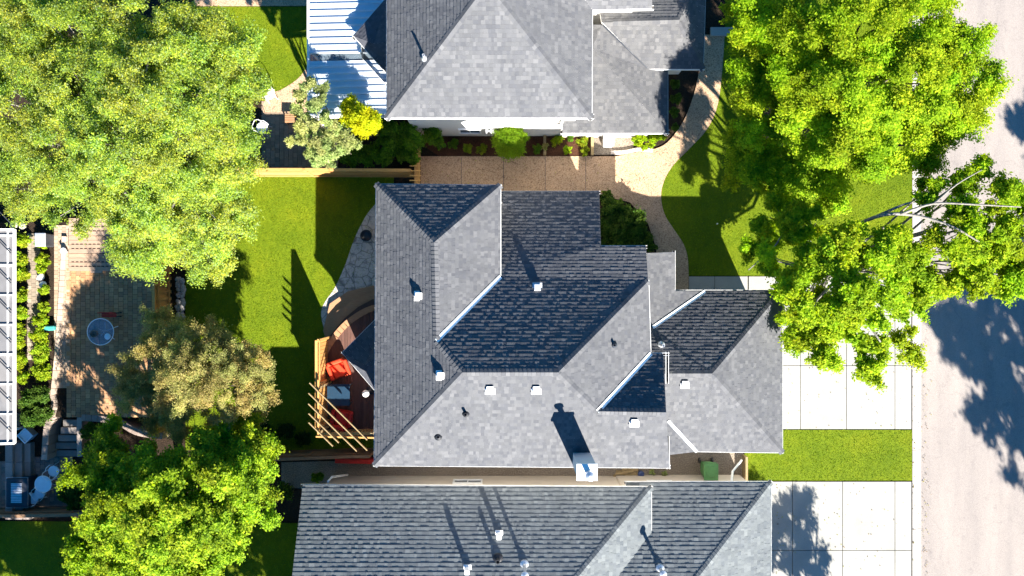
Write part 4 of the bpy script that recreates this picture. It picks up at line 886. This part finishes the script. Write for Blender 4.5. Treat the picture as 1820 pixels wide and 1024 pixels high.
c = P(608, 698, ZD); tb = thing('patio_table', 'square teal-blue table on the deck between the two red armchairs', 'table', c)
m = MB(); m.obox(c + Vector((0, 0, .68)), .96, .92, .04); m.build('tabletop', MT['teal'], tb, bevel=.01)
for sx in (-1, 1):
    for sy in (-1, 1): m = MB(); m.obox(c + Vector((sx * .42, sy * .4, .33)), .05, .05, .66); m.build('leg', MT['dark'], tb)
c = P(659, 693, ZD); lt = thing('patio_heater', 'small white-topped lantern on a dark stand beside the house wall on the deck', 'lantern', c)
m = MB(); m.lathe(c, [(.2, 0), (.2, .03), (.04, .06), (.04, 1.0)], 16); m.build('stand', MT['dark'], lt, True); m = MB(); m.lathe(c + Vector((0, 0, 1.0)), [(.05, 0), (.13, .05), (.15, .14), (.12, .23), (.04, .28)], 18); m.build('globe', MT['white'], lt, True)
m = MB(); c = P(634, 818, .5); m.obox(c, 1.8, .2, .5, -.02); tag(m.build('planter_box', MT['darkred'], None, bevel=.02), 'long dark red box beside the brown fence below the deck', 'planter')
c = P(654, 420, .03); m = MB(); m.lathe(c, [(.16, 0), (.22, .2), (.24, .42), (.26, .45), (.24, .47), (.2, .45), (.19, .38)], 22); pt = tag(m.build('plant_pot', MT['pot'], None, True), 'round black pot on the grey patio beside the middle house', 'pot')

# ------------------------------------------------------------------ garden furniture
def metal_chair(label, px, py, rz, z=0., mat='blueP', name='garden_chair'):
    c = P(px, py, z); t = thing(name, label, 'chair', c); R = Matrix.Translation(c) @ Matrix.Rotation(rz, 4, 'Z'); X = lambda *v: R @ Vector(v)
    m = MB(); m.lathe(c + Vector((0, 0, .43)), [(.20, 0), (.24, .02), (.24, .05), (.20, .065)], 22); m.build('seat', MT[mat], t)
    m = MB(); m.tube([X(-.24, .1, .44), X(-.25, .2, .7), X(-.15, .27, .86), X(.15, .27, .86), X(.25, .2, .7), X(.24, .1, .44)], [.014] * 6, 6); m.build('back_frame', MT['white'], t)
    for sg in (-1, 1): m = MB(); m.tube([X(sg * .24, .16, .62), X(sg * .29, -.02, .64), X(sg * .25, -.2, .62), X(sg * .22, -.2, .44)], [.014] * 4, 6); m.build('armrest', MT['white'], t)
    for sx in (-1, 1):
        for sy in (-1, 1): m = MB(); m.tube([X(sx * .17, sy * .17, .44), X(sx * .22, sy * .24, .0)], [.014] * 2, 6); m.build('leg', MT['white'], t)
def round_table(label, px, py, r, z=0., top='tabglass', h=.72, plate=None):
    c = P(px, py, z); t = thing('round_table', label, 'table', c)
    m = MB(); m.lathe(c + Vector((0, 0, h)), [(r - .02, 0), (r - .02, .012)], 36); m.build('tabletop', MT[top], t)
    m = MB(); q = [(c.x + r * math.cos(a), c.y + r * math.sin(a), c.z + h + .005) for a in np.linspace(0, 2 * math.pi, 37)]; m.tube(q, [.018] * 37, 6); m.build('rim', MT['white'], t)
    for k in range(4): a = k * math.pi / 2 + .5; m = MB(); m.tube([c + Vector((.1 * math.cos(a), .1 * math.sin(a), h - .02)), c + Vector((.08 * math.cos(a), .08 * math.sin(a), .3)), c + Vector((r * .75 * math.cos(a), r * .75 * math.sin(a), 0))], [.018] * 3, 6); m.build('leg', MT['white'], t)
    return c
c = round_table('round glass table with a white rim on the paver patio', 195, 588, .56, ZP)
m = MB(); m.lathe(c + Vector((.32, -.2, .735)), [(.06, 0), (.13, .02), (.135, .03), (.0, .012)], 24); tag(m.build('plate', MT['blueP'], None, True), 'pale blue plate on the round glass patio table', 'plate')
m = MB(); m.lathe(c + Vector((-.22, -.08, .735)), [(.10, 0), (.15, .06), (.16, .14), (.14, .14), (.1, .04)], 20); tag(m.build('bowl', MT['bark'], None, True), 'brown woven bowl on the round glass patio table', 'bowl')
c = P(204, 560, ZP); b = thing('garden_bench', 'dark red slatted seat just above the round glass table', 'bench', c)
m = MB()
for k in range(3): m.obox(c + Vector((0, k * .055 - .05, .45)), .62, .045, .03)
m.build('seat', MT['darkred'], b); m = MB(); m.obox(c + Vector((0, .12, .66)), .62, .03, .3); m.build('backrest', MT['darkred'], b)
for sx in (-1, 1):
    for sy in (-.06, .1): m = MB(); m.obox(c + Vector((sx * .28, sy, .22)), .04, .04, .44); m.build('leg', MT['dark'], b)
round_table('round pale blue table in the shaded lower left patio', 95, 853, .36, 0, 'blueP')
metal_chair('pale blue garden chair above the round blue table', 107, 833, 2.5); metal_chair('pale blue garden chair tucked against the lower side of the blue table', 83, 871, -.6); metal_chair('farthest pale blue garden chair, nearest the dark grill box', 71, 881, -.9)
metal_chair('white round garden chair at the edge of the small top lawn', 484, 172, .4, 0, 'white'); metal_chair('white metal garden chair left of the slatted orange seat', 472, 231, 1.2, 0, 'white')
c = P(520, 214, 0); b = thing('slatted_seat', 'orange-red slatted seat half hidden by the grey-green tree', 'seat', c); m = MB()
for k in range(5): m.obox(c + Vector((0, k * .08 - .16, .42)), .42, .055, .03)
m.build('seat', MT['step'], b)
for sx in (-1, 1):
    for sy in (-1, 1): m = MB(); m.obox(c + Vector((sx * .17, sy * .15, .2)), .05, .05, .42); m.build('leg', MT['fence'], b)
c = P(51, 868, 0); b = thing('grill_box', 'dark rectangular grill cabinet with pale top grate on the shaded lower left patio', 'grill', c)
m = MB(); m.box(c.x - .5, c.x + .42, c.y - .62, c.y + .62, 0, .75); m.build('cabinet', MT['dark'], b, bevel=.02); m = MB()
for k in range(12): m.box(c.x - .26, c.x + .2, c.y - .42 + k * .072, c.y - .37 + k * .072, .76, .785)
m.build('grate', MT['galv'], b); m = MB(); m.tube([(c.x - .5, c.y - .66, .7), (c.x + .42, c.y - .66, .7), (c.x + .42, c.y + .66, .7), (c.x - .5, c.y + .66, .7), (c.x - .5, c.y - .66, .7)], [.015] * 5, 6); m.build('rail', MT['galv'], b)
c = P(92, 583, ZP); m = MB(); m.obox(c + Vector((0, 0, .14)), .5, .2, .24, .03); b = tag(m.build('watering_box', MT['turq'], None, bevel=.04), 'turquoise plastic trough on the brick edging of the left bed', 'trough')
for lab, x, y in (('white painted stone among the plants of the left bed, upper', 72, 492), ('white painted stone among the plants of the left bed, lower', 76, 506), ('grey stone at the head of the left bed', 40, 402), ('grey stone by the door of the glazed roof', 24, 400)):
    p = P(x, y, ZP + .1); o = rock((p.x, p.y, p.z), .16, lab)
    if 'white' in lab: o.data.materials[0] = MT['white']
c = P(88, 428, ZP); b = thing('garden_bin', 'dark grey lidded box at the top of the left bed', 'box', c); m = MB(); m.obox(c + Vector((0, 0, .3)), .42, .55, .6); m.build('box', MT['dark'], b, bevel=.03); m = MB(); m.obox(c + Vector((0, 0, .63)), .46, .58, .05); m.build('lid', MT['galv'], b, bevel=.02)
c = P(118, 446, ZP); m = MB(); m.lathe(c, [(.09, 0), (.12, .22), (.14, .25), (.1, .24)], 16); tag(m.build('plant_pot', MT['white'], None, True), 'small white pot beside the plank platform', 'pot')
c = P(53, 772, .2); b = thing('planter', 'pale grey tapered planter at the foot of the dark shrub', 'planter', c); m = MB(); m.lathe(c, [(.25, -.2), (.33, .3), (.36, .34), (.3, .34), (.28, .25)], 4); m.build('tub', MT['blueP'], b)
# green wheeled bin
c = P(1253, 829, 0); b = thing('wheelie_bin', 'green wheeled bin on the gravel side yard beside the bottom house', 'bin', c)
m = MB(); m.hull([(c.x + x * .22, c.y + y * .24, .05) for x, y in ((-1, -1), (1, -1), (1, 1), (-1, 1))], [(c.x + x * .29, c.y + y * .34, .98) for x, y in ((-1, -1), (1, -1), (1, 1), (-1, 1))]); m.build('body', MT['binG'], b, bevel=.03)
m = MB(); m.obox(c + Vector((0, 0, 1.01)), .62, .72, .05); m.obox(c + Vector((0, .02, 1.05)), .40, .46, .04); m.build('lid', MT['binG'], b, bevel=.02)
m = MB(); m.tube([c + Vector((-.25, .39, .98)), c + Vector((.25, .39, .98))], [.02, .02], 8); m.build('handle', MT['binG'], b)
for sg in (-1, 1): m = MB(); m.tube([c + Vector((sg * .24, .3, .12)), c + Vector((sg * .31, .3, .12))], [.12, .12], 14); m.build('wheel', MT['black'], b)
# lumber pile: each plank can be lifted
for k, (x, y, r, L_) in enumerate(((1115, 838, .05, 1.0), (1118, 842, -.1, .9), (1112, 844, .12, 1.1), (1120, 835, -.04, .7), (1110, 840, .2, .8))):
    c = P(x, y, .05 + .05 * k); m = MB(); m.obox((c.x, c.y, .03 + .045 * k), L_, .13, .04, r)
    tag(m.build('plank', MT['pole']), 'loose offcut plank in the small lumber pile between the houses', 'plank', 'loose planks in the lumber pile')
c = P(1138, 841, 0); m = MB(); m.lathe(c, [(.13, 0), (.15, .2), (.13, .24), (.05, .26)], 16); tag(m.build('bucket', plain('navy_plastic', (.03, .05, .14), .4), None, True), 'navy blue tub at the right end of the lumber pile', 'tub')
m = MB(); a = P(1321, 808); m.box(a.x - .05, a.x + .05, P(0, 862).y, a.y, -.05, .5, (.9, .9, .9)); tag(m.build('wooden_divider', MT['pole']), 'short pale timber divider between the gravel side yard and the lawn strip', 'divider')
m = MB(); a = P(968, 252); m.box(a.x - .06, a.x + .06, P(0, 277).y, P(0, 240).y, -.05, .22, (.8, .8, .8)); tag(m.build('wooden_divider', MT['pole']), 'short wooden divider crossing the mulch bed right of the clipped bush', 'divider')
m = MB(); a = P(1052, 252); m.box(a.x - .06, a.x + .06, P(0, 277).y, P(0, 238).y, -.05, .22); tag(m.build('wooden_divider', MT['pole']), 'wooden edging between the mulch bed and the gravel bed', 'divider')
st = thing('utility_box', 'white utility box standing on the gravel bed by the top house', 'box', P(1080, 250)); a = P(1079, 251); m = MB(); m.box(a.x - .2, a.x + .2, a.y - .28, a.y + .35, -.05, .5); m.build('cabinet', MT['white'], st, bevel=.02); m = MB(); m.box(a.x - .23, a.x + .23, a.y - .31, a.y + .38, .5, .54); m.build('lid', MT['white'], st, bevel=.01)
block_wall('path_edging', 'curved pale stone edging round the plants at the bend of the top house path', 'edging', pxs(spline([(1085, 272), (1110, 271), (1135, 266), (1160, 268)], 4)), -.05, .12, .16, (.55, .48, .42), .25)
m = MB(); a = P(1274, 398, .02); m.lathe(a, [(.03, 0), (.03, .12), (.0, .13)], 10); tag(m.build('lawn_light', MT['white'], None, True), 'tiny white marker in the shaded part of the front lawn', 'marker')

def litter(name, label, boxes, n, P_, size=.06, z=.04):
    V = []; C = []
    for k in range(n):
        x0, y0, x1, y1, zz = boxes[k % len(boxes)]; u = rnd.random() ** 2 if k % 3 else rnd.random()
        p = P(x0 + (x1 - x0) * u, rnd.uniform(y0, y1), zz); a = rnd.uniform(0, 6.28); d = Vector((math.cos(a), math.sin(a), rnd.uniform(-.2, .2))) * size * rnd.uniform(.4, 1); e = Vector((-d.y, d.x, 0)) * .5
        p.z += .015; V += [tuple(p - d), tuple(p + e), tuple(p + d), tuple(p - e)]; C += [P_[rnd.randrange(len(P_))]] * 4
    o = add_mesh_arr(name, np.array(V), 4, np.array(C), MT['leaf'], None); return tag(o, label, 'leaf litter', kind='stuff')
litter('leaf_litter', 'scattered dead leaves and grit along the kerb and the road edge', [(1640, -60, 1656, 1080, -.07), (1640, -60, 1648, 1080, -.07), (1622, 0, 1640, 1000, .035)], 420, [(.16, .11, .05), (.22, .20, .05), (.10, .08, .05)], .045)
litter('leaf_litter', 'scattered fallen leaves on the driveways and paths', [(1400, 500, 1615, 760, .035), (1380, 860, 1615, 1020, .035), (750, 280, 1160, 340, .03), (120, 485, 280, 740, .8)], 500, [(.2, .14, .06), (.24, .24, .05), (.12, .09, .05)], .04)
